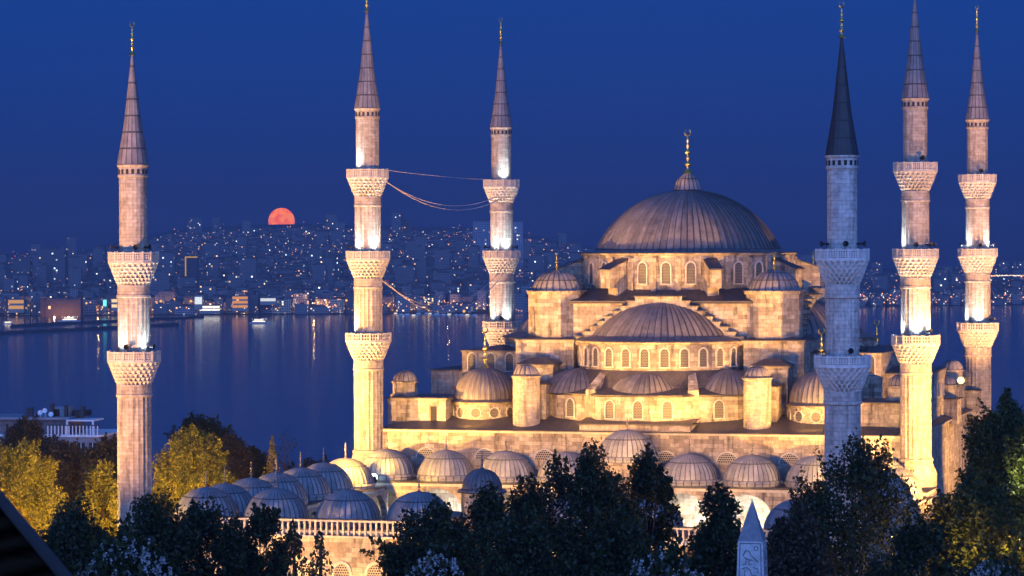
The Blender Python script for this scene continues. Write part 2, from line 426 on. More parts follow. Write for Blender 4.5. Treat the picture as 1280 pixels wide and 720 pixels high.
def window(kind, parent, x, y, z, ang):
    """ang: outward direction of the wall"""
    if kind not in WM:
        b = {'drum': lambda: arch_window(1.12, 2.75), 'mid': lambda: arch_window(1.05, 2.3), 'low': lambda: arch_window(1.15, 2.2, .12), 'rose': lambda: round_window(.62),
             'tympanum': lambda: half_window(1.25), 'wall': lambda: arch_window(1.7, 3.2, .3), 'slit': lambda: arch_window(.5, 1.3, .08)}[kind]()
        WM[kind] = b.mesh('window', [M['trim'], M['lattice_white'] if kind in ('tympanum', 'wall') else M['lattice']])
    o = link('window', WM[kind], parent); o.location = (x, y, z); o.rotation_euler = (0, 0, ang + PI / 2)
    return o
def ngon(cx, cy, r, n, off=0): return [(cx + r * math.cos(2 * PI * (k + off) / n), cy + r * math.sin(2 * PI * (k + off) / n)) for k in range(n)]

# ------------------------------------------------------------------ ground, sea, far shore
def smooth(t): t = max(0, min(1, t)); return t * t * (3 - 2 * t)
def ground_z(x, y): return -46 * smooth((y - 470 - .12 * x) / 190.)
SEA = -37.0
mb = MB()
gx = [-5800, -3000, -1500, -700, -350, -200, -100, -50, 0, 50, 100, 200, 350, 700, 1500, 3000, 5800]
gy = [-280, -100, 0, 100, 200, 300, 400, 450] + [470 + 20 * k for k in range(14)] + [800]
P = [[(x, y, ground_z(max(-300, min(300, x)), y) - .02) for x in gx] for y in gy]
mb.grid(P, [[(p[0], p[1]) for p in r] for r in P])
setting(mb.obj('ground', plain('ground_earth', (.055, .05, .035), .95, 0, .4, .2, .3)))
m, nt_, N, L, p = new_mat('sea_water')
p.inputs['Base Color'].default_value = (.046, .026, .020, 1); p.inputs['Roughness'].default_value = .11; p.inputs['IOR'].default_value = 1.33
t = N('ShaderNodeTexCoord'); mp = N('ShaderNodeMapping'); mp.inputs['Scale'].default_value = (.022, .05, 1); L(t.outputs['Object'], mp.inputs[0])
n = N('ShaderNodeTexNoise'); n.inputs['Scale'].default_value = 1.0; n.inputs['Detail'].default_value = 7; n.inputs['Roughness'].default_value = .6; L(mp.outputs[0], n.inputs['Vector'])
bp = N('ShaderNodeBump'); bp.inputs['Strength'].default_value = .13; bp.inputs['Distance'].default_value = 1.2; L(n.outputs['Fac'], bp.inputs['Height']); L(bp.outputs[0], p.inputs['Normal'])
mb = MB(); mb.face([(-5900, 480, SEA), (5900, 480, SEA), (5900, 9400, SEA), (-5900, 9400, SEA)])
setting(mb.obj('sea_water', m))

# far shore: ridge height by photo column, at 6 km
RX = [-2000, -300, 0, 100, 160, 220, 300, 400, 500, 620, 690, 760, 900, 1090, 1180, 1280, 1600, 3300]
RY = [338, 332, 327, 323, 310, 296, 291, 289, 293, 295, 309, 322, 335, 345, 343, 342, 346, 352]
RIDGE_D = 6000.
def shore_d(px): return float(np.interp(px, [-2000, 0, 650, 1000, 1280, 3300], [3450, 3450, 3480, 3780, 3870, 3900]))
def hill_z(x, y):
    px = 640 + F * x / y
    zr = at(px, float(np.interp(px, RX, RY)), RIDGE_D).z
    s = shore_d(px); t = (y - s) / (RIDGE_D - s)
    if t < 0: return SEA - 6 * min(1, -t * 20)
    if t <= 1:
        q = .62 * t + .38 * t * t
        return SEA + 2.2 * min(1, t * 40) + (zr - SEA - 2.2) * q + 3.2 * math.sin(x * .011 + y * .004) * smooth(t * 3) * (1 - t) + 2 * math.sin(y * .013 - x * .006) * smooth(t * 3) * (1 - t)
    zb = at(px, float(np.interp(px, RX, RY)) - 9.5, 8200.).z
    q = (y - RIDGE_D) / (8200. - RIDGE_D)
    return zr - 25 * math.sin(PI * min(1, q)) + (zb - zr) * smooth(q) if q < 1 else zb - (q - 1) * 250
mb = MB()
hx = [-.92 + 1.84 * k / 160 for k in range(161)]                         # slope x / y
hy = [3380 + 25 * k for k in range(28)] + [4080 + 110 * k for k in range(19)] + [6120, 6400, 6800, 7200, 7600, 7900, 8100, 8200, 8300, 8600, 9200]
P = [[(max(-5800, min(5800, s * y)), y, hill_z(max(-5800, min(5800, s * y)), y)) for s in hx] for y in hy]
mb.grid(P, [[(p[0], p[1]) for p in r] for r in P])
setting(mb.obj('hills', plain('hill_ground', (.035, .04, .035), .95, 0, .5, .004)))

# ------------------------------------------------------------------ the moon beyond the ridge
m, nt_, N, L, p = new_mat('moon_surface')
nt_.nodes.remove(p); e = N('ShaderNodeEmission'); t = N('ShaderNodeTexCoord'); n = N('ShaderNodeTexNoise'); n.inputs['Scale'].default_value = .022; n.inputs['Detail'].default_value = 5
L(t.outputs['Object'], n.inputs['Vector']); r = ramp(nt_.nodes, [(.36, (.85, .085, .02)), (.62, (1.0, .23, .03))]); L(n.outputs['Fac'], r.inputs[0]); L(r.outputs[0], e.inputs[0])
e.inputs[1].default_value = 2.2; L(e.outputs[0], nt_.nodes['Material Output'].inputs['Surface'])
mc = at(352, 276.5, 20000); mb = MB(); mb.ball((0, 0, 0), 16.5 / F * 20000, 24)
o = mb.obj('moon', m); o.location = mc
tag(o, 'red full moon half risen behind the dark city ridge', 'moon')

# ------------------------------------------------------------------ minarets
def shaft_mod(nf, amp):
    def mod(t, r, z):
        x = (t * nf / (2 * PI)) % 1.0
        return r - amp * (1 - (2 * x - 1) ** 2) ** .5 if amp else r
    return mod
def corbel(mb, z_top, r_out, r_in, h):
    """muqarnas: tiers of little niches stepping out"""
    tiers = 6
    for k in range(tiers):
        f0, f1 = k / tiers, (k + 1) / tiers
        ra = r_in + (r_out - r_in) * f0 ** .9; rb = r_in + (r_out - r_in) * f1 ** .9
        za, zb = z_top - h + h * f0, z_top - h + h * f1; ph = .5 * (k % 2)
        def mod(t, r, z, ra=ra, rb=rb, za=za, zb=zb, ph=ph, k=k):
            x = (t * 24 / (2 * PI) + ph) % 1.0; c = abs(2 * x - 1)
            f = (z - za) / (zb - za)
            return r - (.62 if k < 3 else .36) * max(0, 1 - c * 1.3) * min(1, 1.25 - f) if f < .9 else r
        mb.lathe([(ra + .02, za), (ra + .05, za + (zb - za) * .35), (rb - .03, zb - .1), (rb + .03, zb - .09), (rb + .03, zb)], 120, 0, 0, mod, sm=False)
def railing(mb, z0, r, h, n=16, open_=True):
    for k in range(n):
        t0 = 2 * PI * k / n; t1 = 2 * PI * (k + 1) / n; tm = (t0 + t1) / 2
        p0 = Vector((r * math.cos(t0), r * math.sin(t0), 0)); p1 = Vector((r * math.cos(t1), r * math.sin(t1), 0)); c = (p0 + p1) / 2; half = (p1 - p0).length / 2
        ang = tm + PI / 2
        mb.obox((p0.x, p0.y, z0 + h / 2 + .03), (.09, .11, h / 2 + .05), t0 + PI / 2)
        mb.obox((c.x, c.y, z0 + h - .07), (half, .085, .07), ang)
        mb.obox((c.x, c.y, z0 + .09), (half, .085, .09), ang)
        d = (p1 - p0).normalized(); L_ = half * 2
        for q in ((.25, .5, .75) if not open_ else (.36, .66)):
            s_ = p0 + d * (L_ * q); mb.obox((s_.x, s_.y, z0 + h / 2), (.045, .055, h / 2 - .1), ang)
        for q in ((.33, .5, .67) if not open_ else (.5,)):
            mb.obox((c.x, c.y, z0 + h * q), (half - .05, .05, .045), ang)
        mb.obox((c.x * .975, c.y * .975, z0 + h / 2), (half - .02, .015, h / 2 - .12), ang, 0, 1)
def horn(mb, p, d):
    """grey horn loudspeaker at p looking along d"""
    d = Vector(d).normalized(); p = Vector(p)
    mb.tube([p, p + d * .22, p + d * .45, p + d * .62], [.08, .09, .17, .30], 10)
    mb.tube([p, p - d * .2], [.12, .10], 8)
    mb.tube([p - Vector((0, 0, .55)), p], .04, 6)
PART = {}
def minaret(key, label, kind, mats, lit, spk, plinth=None):
    a, b = MIN[key]; base = L2W(a, b, 0); base.z = 0
    t = thing('minaret', label, 'minaret', base, -TH, 'minarets of the mosque')
    st, tr, sp_ = mats
    hall = kind == 'hall'
    tops = [10.45, 0, -10.45] if hall else [0, -10.45]
    rads = [1.47, 1.66, 1.79, 1.88] if hall else [1.48, 1.68, 1.80]      # shaft above each balcony, last one the foot
    rb = [2.62, 2.74, 2.88] if hall else [2.60, 2.74]
    ztop = (10.45 + 7.78) if hall else 9.22
    cone = 12.5 if hall else 11.65
    ck = (kind, st.name, plinth)
    if ck not in PART:
        D = {}
        m = MB(); zs = tops + [None]
        z_hi = ZC + ztop
        for k in range(len(rads)):
            zlo = ZC + tops[k] - 1.1 if k < len(tops) else 0
            top = z_hi - (.0 if k == 0 else .0)
            m.lathe([(rads[k] * 1.012, zlo), (rads[k], top - 1.3), (rads[k], top - .9)] if k else [(rads[k], zlo), (rads[k], top - 1.35)], 20 * 6, 0, 0, shaft_mod(20, .11 if k else .03), sm=True, sharp=False)
            m.lathe([(rads[k] + .05, top - 1.35), (rads[k] + .11, top - 1.25), (rads[k] + .11, top - 1.05), (rads[k] + .03, top - .95), (rads[k] + .03, top)], 48)
            if k < len(tops): z_hi = ZC + tops[k] - 1.1 - 2.35
        if plinth:
            m.lathe([(2.55, 0), (2.55, ZC + plinth - 1.6), (2.0, ZC + plinth - .3), (2.12, ZC + plinth - .25), (2.12, ZC + plinth + .1), (1.9, ZC + plinth + .2)], 12, sm=False)
        zt = ZC + ztop
        m.lathe([(rads[0] + .02, zt - .32), (rads[0] + .16, zt - .2), (rads[0] + .22, zt - .05), (rads[0] + .22, zt), (.1, zt)], 48)
        D['shaft'] = m.mesh('shaft', st)
        if key in ('hr', 'bl'):
            pass
        m = MB()
        for k in range(16):
            tt = 2 * PI * k / 16; rr = rads[0] + .015
            m.obox((rr * math.cos(tt), rr * math.sin(tt), zt - .85), (.14, .05, .36), tt + PI / 2)
        D['band'] = m.mesh('window_band', M['dark'])
        m = MB()
        m.lathe([(rads[0] + .18, zt - .03), (rads[0] + .14, zt + .12), (rads[0] * .62, zt + cone * .36), (.10, zt + cone)], 16 * 6, 0, 0, lambda th, r, z: r + .035 * max(0, 1 - abs(((th * 16 / (2 * PI)) + .5) % 1 - .5) / .14) * min(1, r), uscale=16 / (2 * PI), sharp=False)
        D['spire'] = m.mesh('spire', sp_)
        m = MB(); finial(m, 0, 0, zt + cone - .1, 3.75 if hall else 3.5, .27); D['finial'] = m.mesh('finial', M['gold'])
        for i in range(len(tops)):
            m = MB(); zf = ZC + tops[i] - 1.12
            corbel(m, zf, rb[i], rads[i + 1], 2.35)
            m.lathe([(rb[i], zf), (rb[i] + .07, zf + .02), (rb[i] + .07, zf + .12), (rads[i] - .1, zf + .12)], 64)
            D['balcony', i] = m.mesh('balcony', tr)
            m = MB(); railing(m, zf + .12, rb[i] - .02, 1.0, 16, (i == len(tops) - 1) if hall else (i == 5)); D['railing', i] = m.mesh('railing', [tr, M['slab_shadow']])
        PART[ck] = D
    D = PART[ck]
    link('shaft', D['shaft'], t); s_ = link('spire', D['spire'], t); link('finial', D['finial'], s_)
    link('window_band', D['band'], t)
    wx, wy = math.cos(TH), math.sin(TH)
    for i in range(len(tops)):
        bo = link('balcony', D['balcony', i], t); link('railing', D['railing', i], bo)
        zf = ZC + tops[i] - 1.0
        for ang in lit[i]:
            # floodlight head on the balcony floor, grazing up the shaft; angle measured in the mosque frame
            rr = rads[i] + .8; an = R(ang); lx, ly = rr * math.cos(an), rr * math.sin(an)
            m = MB(); m.obox((lx, ly, zf + .55), (.16, .12, .12), an, .5); m.obox((lx, ly, zf + .25), (.04, .04, .25), an)
            m.obox((lx * .95, ly * .95, zf + .69), (.13, .1, .012), an, .5, 1)
            m.obj('floodlight', [M['black'], M['lens_cool']], bo)
            wp = L2W(a + lx * 1.02, b + ly * 1.02, tops[i] - .25)
            spot(wp, L2W(a + .72 * lx, b + .72 * ly, tops[i] + 5), 4200, COOL, 110, 1.0, .2)
        for ang in spk[i]:
            rr = rads[i] + .28; an = R(ang); m = MB()
            horn(m, (rr * math.cos(an), rr * math.sin(an), zf + 1.55), (math.cos(an), math.sin(an), 0))
            m.obj('loudspeaker', M['black'], bo)
    return t
warm = (M['stone_fine'], M['trim'], M['lead_spire']); grey = (M['grey_stone'], M['grey_trim'], M['lead_unlit'])
# angles in the mosque frame: -90 faces the courtyard, -76 roughly the camera
minaret('fl', 'leftmost minaret, two balconies, standing alone beside the low courtyard domes', 'court', warm, [[], [-115, -30]], [[-150, -60, -20], [-85, -12]])
minaret('fr', 'blue-grey unlit minaret with dark pointed cap, nearest the right half of the hall', 'court', grey, [[], []], [[-140, -72, -12], [-62, -12]])
minaret('hl', 'tall three-balcony minaret at the left front corner of the prayer hall', 'hall', warm, [[-125], [-120, -40], [-140]], [[], [-160], []], -25.5)
minaret('hr', 'golden-lit three-balcony minaret at the right front corner of the prayer hall', 'hall', warm, [[], [-150], [-150, -80, -20]], [[-60], [-80, -35, -10], [-40]], -25.5)
minaret('bl', 'slim three-balcony minaret rising behind the left side of the prayer hall', 'hall', warm, [[-60], [-110, -50], [-125, -50]], [[], [-165, -10], [-75]], -25.5)
minaret('br', 'rightmost minaret, three balconies, behind the small domed kiosks', 'hall', warm, [[], [-140, -20], [-150, -80]], [[-70], [-150, -75, -15], [-20]], -25.5)
# light chains hung between the two left hall minarets
def cable(p0, p1, sag, label, r=.055):
    p0 = Vector(p0); p1 = Vector(p1); n = 28; m = MB()
    m.tube([p0.lerp(p1, k / n) - Vector((0, 0, sag * 4 * (k / n) * (1 - k / n))) for k in range(n + 1)], r, 6)
    tag(m.obj('cable', M['bronze_pink']), label, 'cable', 'cables slung between the two left hall minarets')
M['bronze_pink'] = plain('cable_sheath', (.50, .42, .42), .6)
A1, A2 = MIN['hl'], MIN['bl']
def between(dz0, dz1, side):
    return L2W(A1[0] + side, A1[1] + 2.2, dz0), L2W(A2[0] + side * .8, A2[1] - 2.2, dz1)
cable(*between(10.6, 10.4, .6), .25, 'thin cable almost straight between the top balconies', .035)
cable(*between(9.4, 8.4, 1.0), 2.6, 'upper sagging cable below the top balconies')
cable(*between(9.1, 8.1, 1.6), 2.9, 'lower sagging cable below the top balconies')
cable(*between(-3.4, -2.7, .8), 4.5, 'shallower deep-hanging cable at the level of the far shore')
cable(*between(-3.7, -3.0, 1.5), 5.0, 'deepest hanging cable in front of the harbour lights')

# ------------------------------------------------------------------ prayer hall
hall = thing('prayer_hall', 'floodlit stone prayer hall crowned by a great lead dome, half domes and turrets', 'mosque', (CX, CY, 0), -TH)
Z = lambda zr: ZC + zr
def part(mb, name, mats, parent=None, label=None): return mb.obj(name, mats, parent or hall, label)
# main block with a string course and eave
mb = MB(); mb.box(-34, 34, -30.5, 30.5, 0, Z(-22.85)); part(mb, 'wall', M['stone'])
mb = MB()
for (x0, x1, y0, y1) in ((-34.35, 34.35, -30.85, -30.4), (-34.35, 34.35, 30.4, 30.85), (-34.35, -33.9, -30.4, 30.4), (33.9, 34.35, -30.4, 30.4)):
    mb.box(x0, x1, y0, y1, Z(-22.95), Z(-22.7))
part(mb, 'cornice', M['trim'])
def skirt(o, i, zo, zi):
    m = MB(); q = lambda r, z: [(-r[0], -r[1], z), (r[0], -r[1], z), (r[0], r[1], z), (-r[0], r[1], z)]
    A, B = q(o, zo), q(i, zi)
    A0 = q(o, zo - .1)
    for k in range(4):
        m.face([A[k], A[(k + 1) % 4], B[(k + 1) % 4], B[k]]); m.face([A0[k], A0[(k + 1) % 4], A[(k + 1) % 4], A[k]])
    m.face(B)
    return m
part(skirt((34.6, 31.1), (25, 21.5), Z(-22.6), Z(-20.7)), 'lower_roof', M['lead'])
# raised middle of the facade
mb = MB(); mb.box(-7.1, 7.1, -30.72, -26.0, Z(-23.2), Z(-21.7)); at_ = part(mb, 'attic', M['stone'])
mb = MB(); mb.face([(-7.35, -30.95, Z(-21.62)), (7.35, -30.95, Z(-21.62)), (7.35, -25.5, Z(-21.0)), (-7.35, -25.5, Z(-21.0))])
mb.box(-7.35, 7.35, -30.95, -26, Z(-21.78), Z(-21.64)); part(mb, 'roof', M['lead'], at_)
# core under the dome
mb = MB(); oc = [(-16, -9), (-16, -16), (-9, -16.2), (9, -16.2), (16, -16), (16, -9), (16, 9), (16, 16), (9, 16.2), (-9, 16.2), (-16, 16), (-16, 9)]
mb.prism(oc, Z(-23), Z(-6.75)); part(mb, 'core_wall', M['stone'])
mb = MB()
q0 = [(-16.4, -16.6), (16.4, -16.6), (16.4, 16.6), (-16.4, 16.6)]
mb.prism(q0, Z(-6.9), Z(-6.55))
ringp = [(13.9 * math.cos(t), 13.9 * math.sin(t)) for t in [2 * PI * k / 64 for k in range(65)]]
sq = []
for t in [2 * PI * k / 64 for k in range(65)]:
    s = 1 / max(abs(math.cos(t)) / 16.4, abs(math.sin(t)) / 16.6); sq.append((s * math.cos(t), s * math.sin(t)))
mb.grid([[(x, y, Z(-6.53)) for x, y in sq], [(x, y, Z(-4.9)) for x, y in ringp]], [[(k * 1.6, 0) for k in range(65)], [(k * 1.6, 3) for k in range(65)]], 0, False)
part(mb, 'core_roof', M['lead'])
# drum and great dome
mb = MB(); nw = 28
mb.lathe([(14.3, Z(-6.2)), (14.3, Z(-.75)), (14.55, Z(-.65)), (14.55, Z(-.42)), (14.2, Z(-.36))], 112)
for k in range(nw):
    t = 2 * PI * (k + .5) / nw + .02
    mb.obox((14.42 * math.cos(t), 14.42 * math.sin(t), Z(-3.2)), (.34, .22, 2.25), t + PI / 2)
dr = part(mb, 'drum', M['stone'])
for k in range(nw):
    t = 2 * PI * k / nw + .02
    if math.sin(t) < .35: window('drum', dr, 14.32 * math.cos(t), 14.32 * math.sin(t), Z(-4.35), t)
mb = MB(); mb.lathe([(14.75, Z(-.42)), (14.72, Z(-.32)), (12.6, Z(-.02)), (12.4, Z(.1))], 128, sm=False, uscale=14)
dome(mb, 0, 0, 12.3, 8.0, Z(.1), 84, .2, n=26)
gd = part(mb, 'great_dome', M['lead_dome'])
mb = MB(); mb.lathe([(1.75, Z(8.0)), (1.85, Z(8.15)), (1.7, Z(8.5)), (1.55, Z(9.1)), (1.1, Z(9.75)), (.55, Z(10.2)), (.3, Z(10.6))], 128, 0, 0, ribbed(16, .16, 'lobe'), uscale=16 / (2 * PI), sharp=False)
part(mb, 'lantern', M['lead_spire'], gd)
mb = MB(); finial(mb, 0, 0, Z(10.3), 5.9, .48); part(mb, 'finial', M['gold'], gd)
# weight towers with lobed caps, flying buttresses beside them
for sx in (-1, 1):
    for sy in (-1, 1):
        x, y = 14.5 * sx, 14 * sy
        mb = MB(); mb.prism(ngon(x, y, 3.75, 8, .5), Z(-22), Z(-5.7)); mb.prism(ngon(x, y, 3.95, 8, .5), Z(-5.7), Z(-5.35))
        tw = part(mb, 'weight_tower', M['stone'])
        mb = MB(); mb.prism(ngon(x, y, 4.1, 16), Z(-5.36), Z(-5.22)); dome(mb, x, y, 3.25, 2.7, Z(-5.25), 22, .16, 'lobe', 12)
        cp = part(mb, 'tower_dome', M['lead_lobe'], tw)
        mb = MB(); finial(mb, x, y, Z(-2.65), 2.4, .28); part(mb, 'finial', M['gold'], cp)
        for da in (-21, 21):
            t = math.atan2(sy, sx) + R(da)
            mb = MB(); d = Vector((math.cos(t), math.sin(t), 0)); s_ = Vector((-d.y, d.x, 0)) * .75
            pr = [(13.9, -6.4), (16.4, -6.4), (16.4, -4.9), (18.0, -4.9), (18.0, -2.4), (13.9, -1.0)]
            for sg in (1, -1):
                mb.face([tuple(d * r_ + s_ * sg) [:2] + (Z(z_),) for r_, z_ in (pr if sg > 0 else pr[::-1])])
            for (r0, z0), (r1, z1) in zip(pr, pr[1:] + pr[:1]):
                p0 = d * r0; p1 = d * r1
                mb.face([(*(p0 - s_)[:2], Z(z0)), (*(p0 + s_)[:2], Z(z0)), (*(p1 + s_)[:2], Z(z1)), (*(p1 - s_)[:2], Z(z1))])
            bu = part(mb, 'flying_buttress', M['stone'])
            mb = MB(); s2 = s_ * 1.25; A = d * 13.9; B = d * 18.3
            top = [(*(A - s2)[:2], Z(-.93)), (*(A + s2)[:2], Z(-.93)), (*(B + s2)[:2], Z(-2.42)), (*(B - s2)[:2], Z(-2.42))]
            bot = [(x_, y_, z_ - .16) for x_, y_, z_ in top]
            mb.face(top)
            for k in range(4): mb.face([bot[k], bot[(k + 1) % 4], top[(k + 1) % 4], top[k]])
            part(mb, 'coping', M['lead'], bu)
# the four sides: half dome, its drum, apses below, stepped arch in front
def side(ang, full):
    ca, sa = math.cos(ang), math.sin(ang)
    rot = Matrix.Rotation(ang, 4, 'Z')
    def put(mb, name, mats, parent=None):
        mb.v = [tuple(rot @ Vector(v)) for v in mb.v]
        return part(mb, name, mats, parent)
    def win(kind, parent, x, y, z, t):
        window(kind, parent, x * ca - y * sa, x * sa + y * ca, z, t + ang)
    cy = -14.2; A0, A1_ = PI * .98, PI * 2.02
    mb = MB(); mb.lathe([(11, Z(-15.6)), (11, Z(-11.95)), (11.22, Z(-11.85)), (11.22, Z(-11.65))], 60, 0, cy, None, A0, A1_)
    dr = put(mb, 'half_dome_drum', M['stone'])
    for k in range(-5, 6):
        t = -PI / 2 + R(13.1) * k
        if full or (k % 2 == 0): win('mid', dr, 11.02 * math.cos(t), cy + 11.02 * math.sin(t), Z(-14.75), t)
    mb = MB(); mb.lathe([(11.42, Z(-11.66)), (11.4, Z(-11.55)), (9.7, Z(-11.1)), (9.5, Z(-11.0))], 90, 0, cy, None, A0, A1_, sm=False)
    dome(mb, 0, cy, 9.4, 4.75, Z(-11.05), 64, .19, n=18, a0=A0, a1=A1_)
    put(mb, 'half_dome', M['lead_dome'])
    # lobed wall under it
    poly = [(-16.5, -14.2), (-14.6, -21.5), (-11.8, -24.6), (-6.6, -26.6), (-5.6, -28.2), (-2, -28.9), (2, -28.9), (5.6, -28.2), (6.6, -26.6), (11.8, -24.6), (14.6, -21.5), (16.5, -14.2)]
    def rw(t):
        dx, dy = math.cos(t), math.sin(t)
        for (x0, y0), (x1, y1) in zip(poly, poly[1:]):
            ex, ey = x1 - x0, y1 - y0; den = dx * ey - dy * ex
            if abs(den) < 1e-9: continue
            s = (x0 * ey - (y0 - cy) * ex) / den; u = (x0 * dy - (y0 - cy) * dx) / den
            if -1e-6 <= u <= 1 + 1e-6 and s > 0: return s
        return 16.
    tcs = sorted(set([PI + PI * k / 40 for k in range(41)] + [math.atan2(y - cy, x) % (2 * PI) if (x, y) != poly[0] else PI for x, y in poly[:-1]] + [2 * PI]))
    pts = [(rw(t) * math.cos(t), cy + rw(t) * math.sin(t)) for t in tcs]
    acc = [0]
    for p0, p1 in zip(pts, pts[1:]): acc.append(acc[-1] + math.hypot(p1[0] - p0[0], p1[1] - p0[1]))
    mb = MB()
    mb.grid([[(*p, Z(-22)) for p in pts], [(*p, Z(-18.35)) for p in pts]], [[(u, 0) for u in acc], [(u, 3.65) for u in acc]], 0, False)
    ap = put(mb, 'apse_wall', M['stone'])
    mb = MB(); ex = lambda p, k: (p[0] * k, cy + (p[1] - cy) * k)
    mb.grid([[(*ex(p, 1.0), Z(-18.4)) for p in pts], [(*ex(p, 1.018), Z(-18.3)) for p in pts], [(*ex(p, 1.02), Z(-18.15)) for p in pts], [(p[0] * .42 + 11 * math.cos(t) * .58, p[1] * .42 + (cy + 11 * math.sin(t)) * .58, Z(-17.35)) for p, t in zip(pts, tcs)],
             [(11.0 * math.cos(t), cy + 11.0 * math.sin(t), Z(-15.2)) for t in tcs]],
            [[(u, 0) for u in acc], [(u, .2) for u in acc], [(u, .3) for u in acc], [(u * .9, 2.2) for u in acc], [(u * .8, 5) for u in acc]], 0, False)
    ro = put(mb, 'apse_roof', M['lead'], ap)
    for (ex_, ey_, rr, hh) in ((0, -23.1, 5.7, 2.75), (-9.8, -19.9, 5.5, 2.75), (9.8, -19.9, 5.5, 2.75)):
        mb = MB(); dome(mb, ex_, ey_, rr, hh + .3, Z(-18.2), 44, .15, n=12); put(mb, 'apse_dome', M['lead_dome'], ap)
    for sx in (-1, 1):      # wedge piers between the apses
        mb = MB(); A = [(sx * 6.0, -27.0), (sx * 7.3, -26.7), (sx * 6.1, -23.2), (sx * 5.2, -23.4)]
        zt = [-17.6, -17.6, -15.3, -15.3]
        q = [(*p, Z(z_)) for p, z_ in zip(A, zt)]; q0_ = [(*p, Z(-19)) for p in A]
        mb.face(q)
        for k in range(4): mb.face([q0_[k], q0_[(k + 1) % 4], q[(k + 1) % 4], q[k]])
        put(mb, 'pier', M['stone'], ap)
    kinds = [(-13.4, -23.0), (-9.6, -25.5), (-6.1, -27.5), (-3.7, -28.6), (0, -28.92), (3.7, -28.6), (6.1, -27.5), (9.6, -25.5), (13.4, -23.0)]
    if full:
        for (x, y), (x0, x1) in zip(kinds, ((-14.6, -11.8), (-11.8, -6.6), (-6.6, -5.6), (-5.6, -2), (-2, 2), (2, 5.6), (5.6, 6.6), (6.6, 11.8), (11.8, 14.6))):
            if abs(abs(x) - 6.1) < .01: continue
            e = [p for p in poly if abs(p[0] - x0) < .01 or abs(p[0] - x1) < .01]
            t = math.atan2(-(e[1][0] - e[0][0]), (e[1][1] - e[0][1]))
            win('low', ap, x, y, Z(-21.05), t)
    # stepped arch
    mb = MB(); steps = [(0, 3.1, -6.0)] + [(3.1 + 1.0 * k, 3.1 + 1.0 * (k + 1), -6.55 - .66 * k) for k in range(8)]
    for x0, x1, z1 in steps:
        for s in ((-1, 1) if x0 else (0,)):
            lo, hi = (-3.1, 3.1) if s == 0 else ((x0, x1) if s > 0 else (-x1, -x0))
            mb.box(lo, hi, -17.6, -16.1, Z(-12.2), Z(z1))
    sa_ = put(mb, 'stepped_arch', M['stone'])
    mb = MB()
    for x0, x1, z1 in steps:
        for s in ((-1, 1) if x0 else (0,)):
            lo, hi = (-3.3, 3.3) if s == 0 else ((x0 - .02, x1 + .14) if s > 0 else (-x1 - .14, -x0 + .02))
            mb.box(lo, hi, -17.85, -16.0, Z(z1 + .003), Z(z1 + .11))
    put(mb, 'coping', M['lead'], sa_)
side(0, True); side(PI / 2, False); side(-PI / 2, False); side(PI, False)
# annexes: walls with low lead roofs
def annex(a0, a1, b0, b1, z0, z1, rise=.5, name='annex'):
    mb = MB(); mb.box(a0, a1, b0, b1, Z(z0), Z(z1 - .12)); mb.box(a0 - .12, a1 + .12, b0 - .12, b1 + .12, Z(z1 - .3), Z(z1 - .12))
    an = part(mb, name, M['stone'])
    mb = MB(); e = .28; cx_, cy_ = (a0 + a1) / 2, (b0 + b1) / 2
    c = [(a0 - e, b0 - e), (a1 + e, b0 - e), (a1 + e, b1 + e), (a0 - e, b1 + e)]
    k = .35
    i = [(cx_ + (x - cx_) * k, cy_ + (y - cy_) * k) for x, y in c]
    for j in range(4):
        j2 = (j + 1) % 4
        mb.face([(*c[j], Z(z1 - .1)), (*c[j2], Z(z1 - .1)), (*c[j2], Z(z1)), (*c[j], Z(z1))])
        mb.face([(*c[j], Z(z1)), (*c[j2], Z(z1)), (*i[j2], Z(z1 + rise)), (*i[j], Z(z1 + rise))])
    mb.face([(*p, Z(z1 + rise)) for p in i]); part(mb, 'roof', M['lead'], an)
    return an
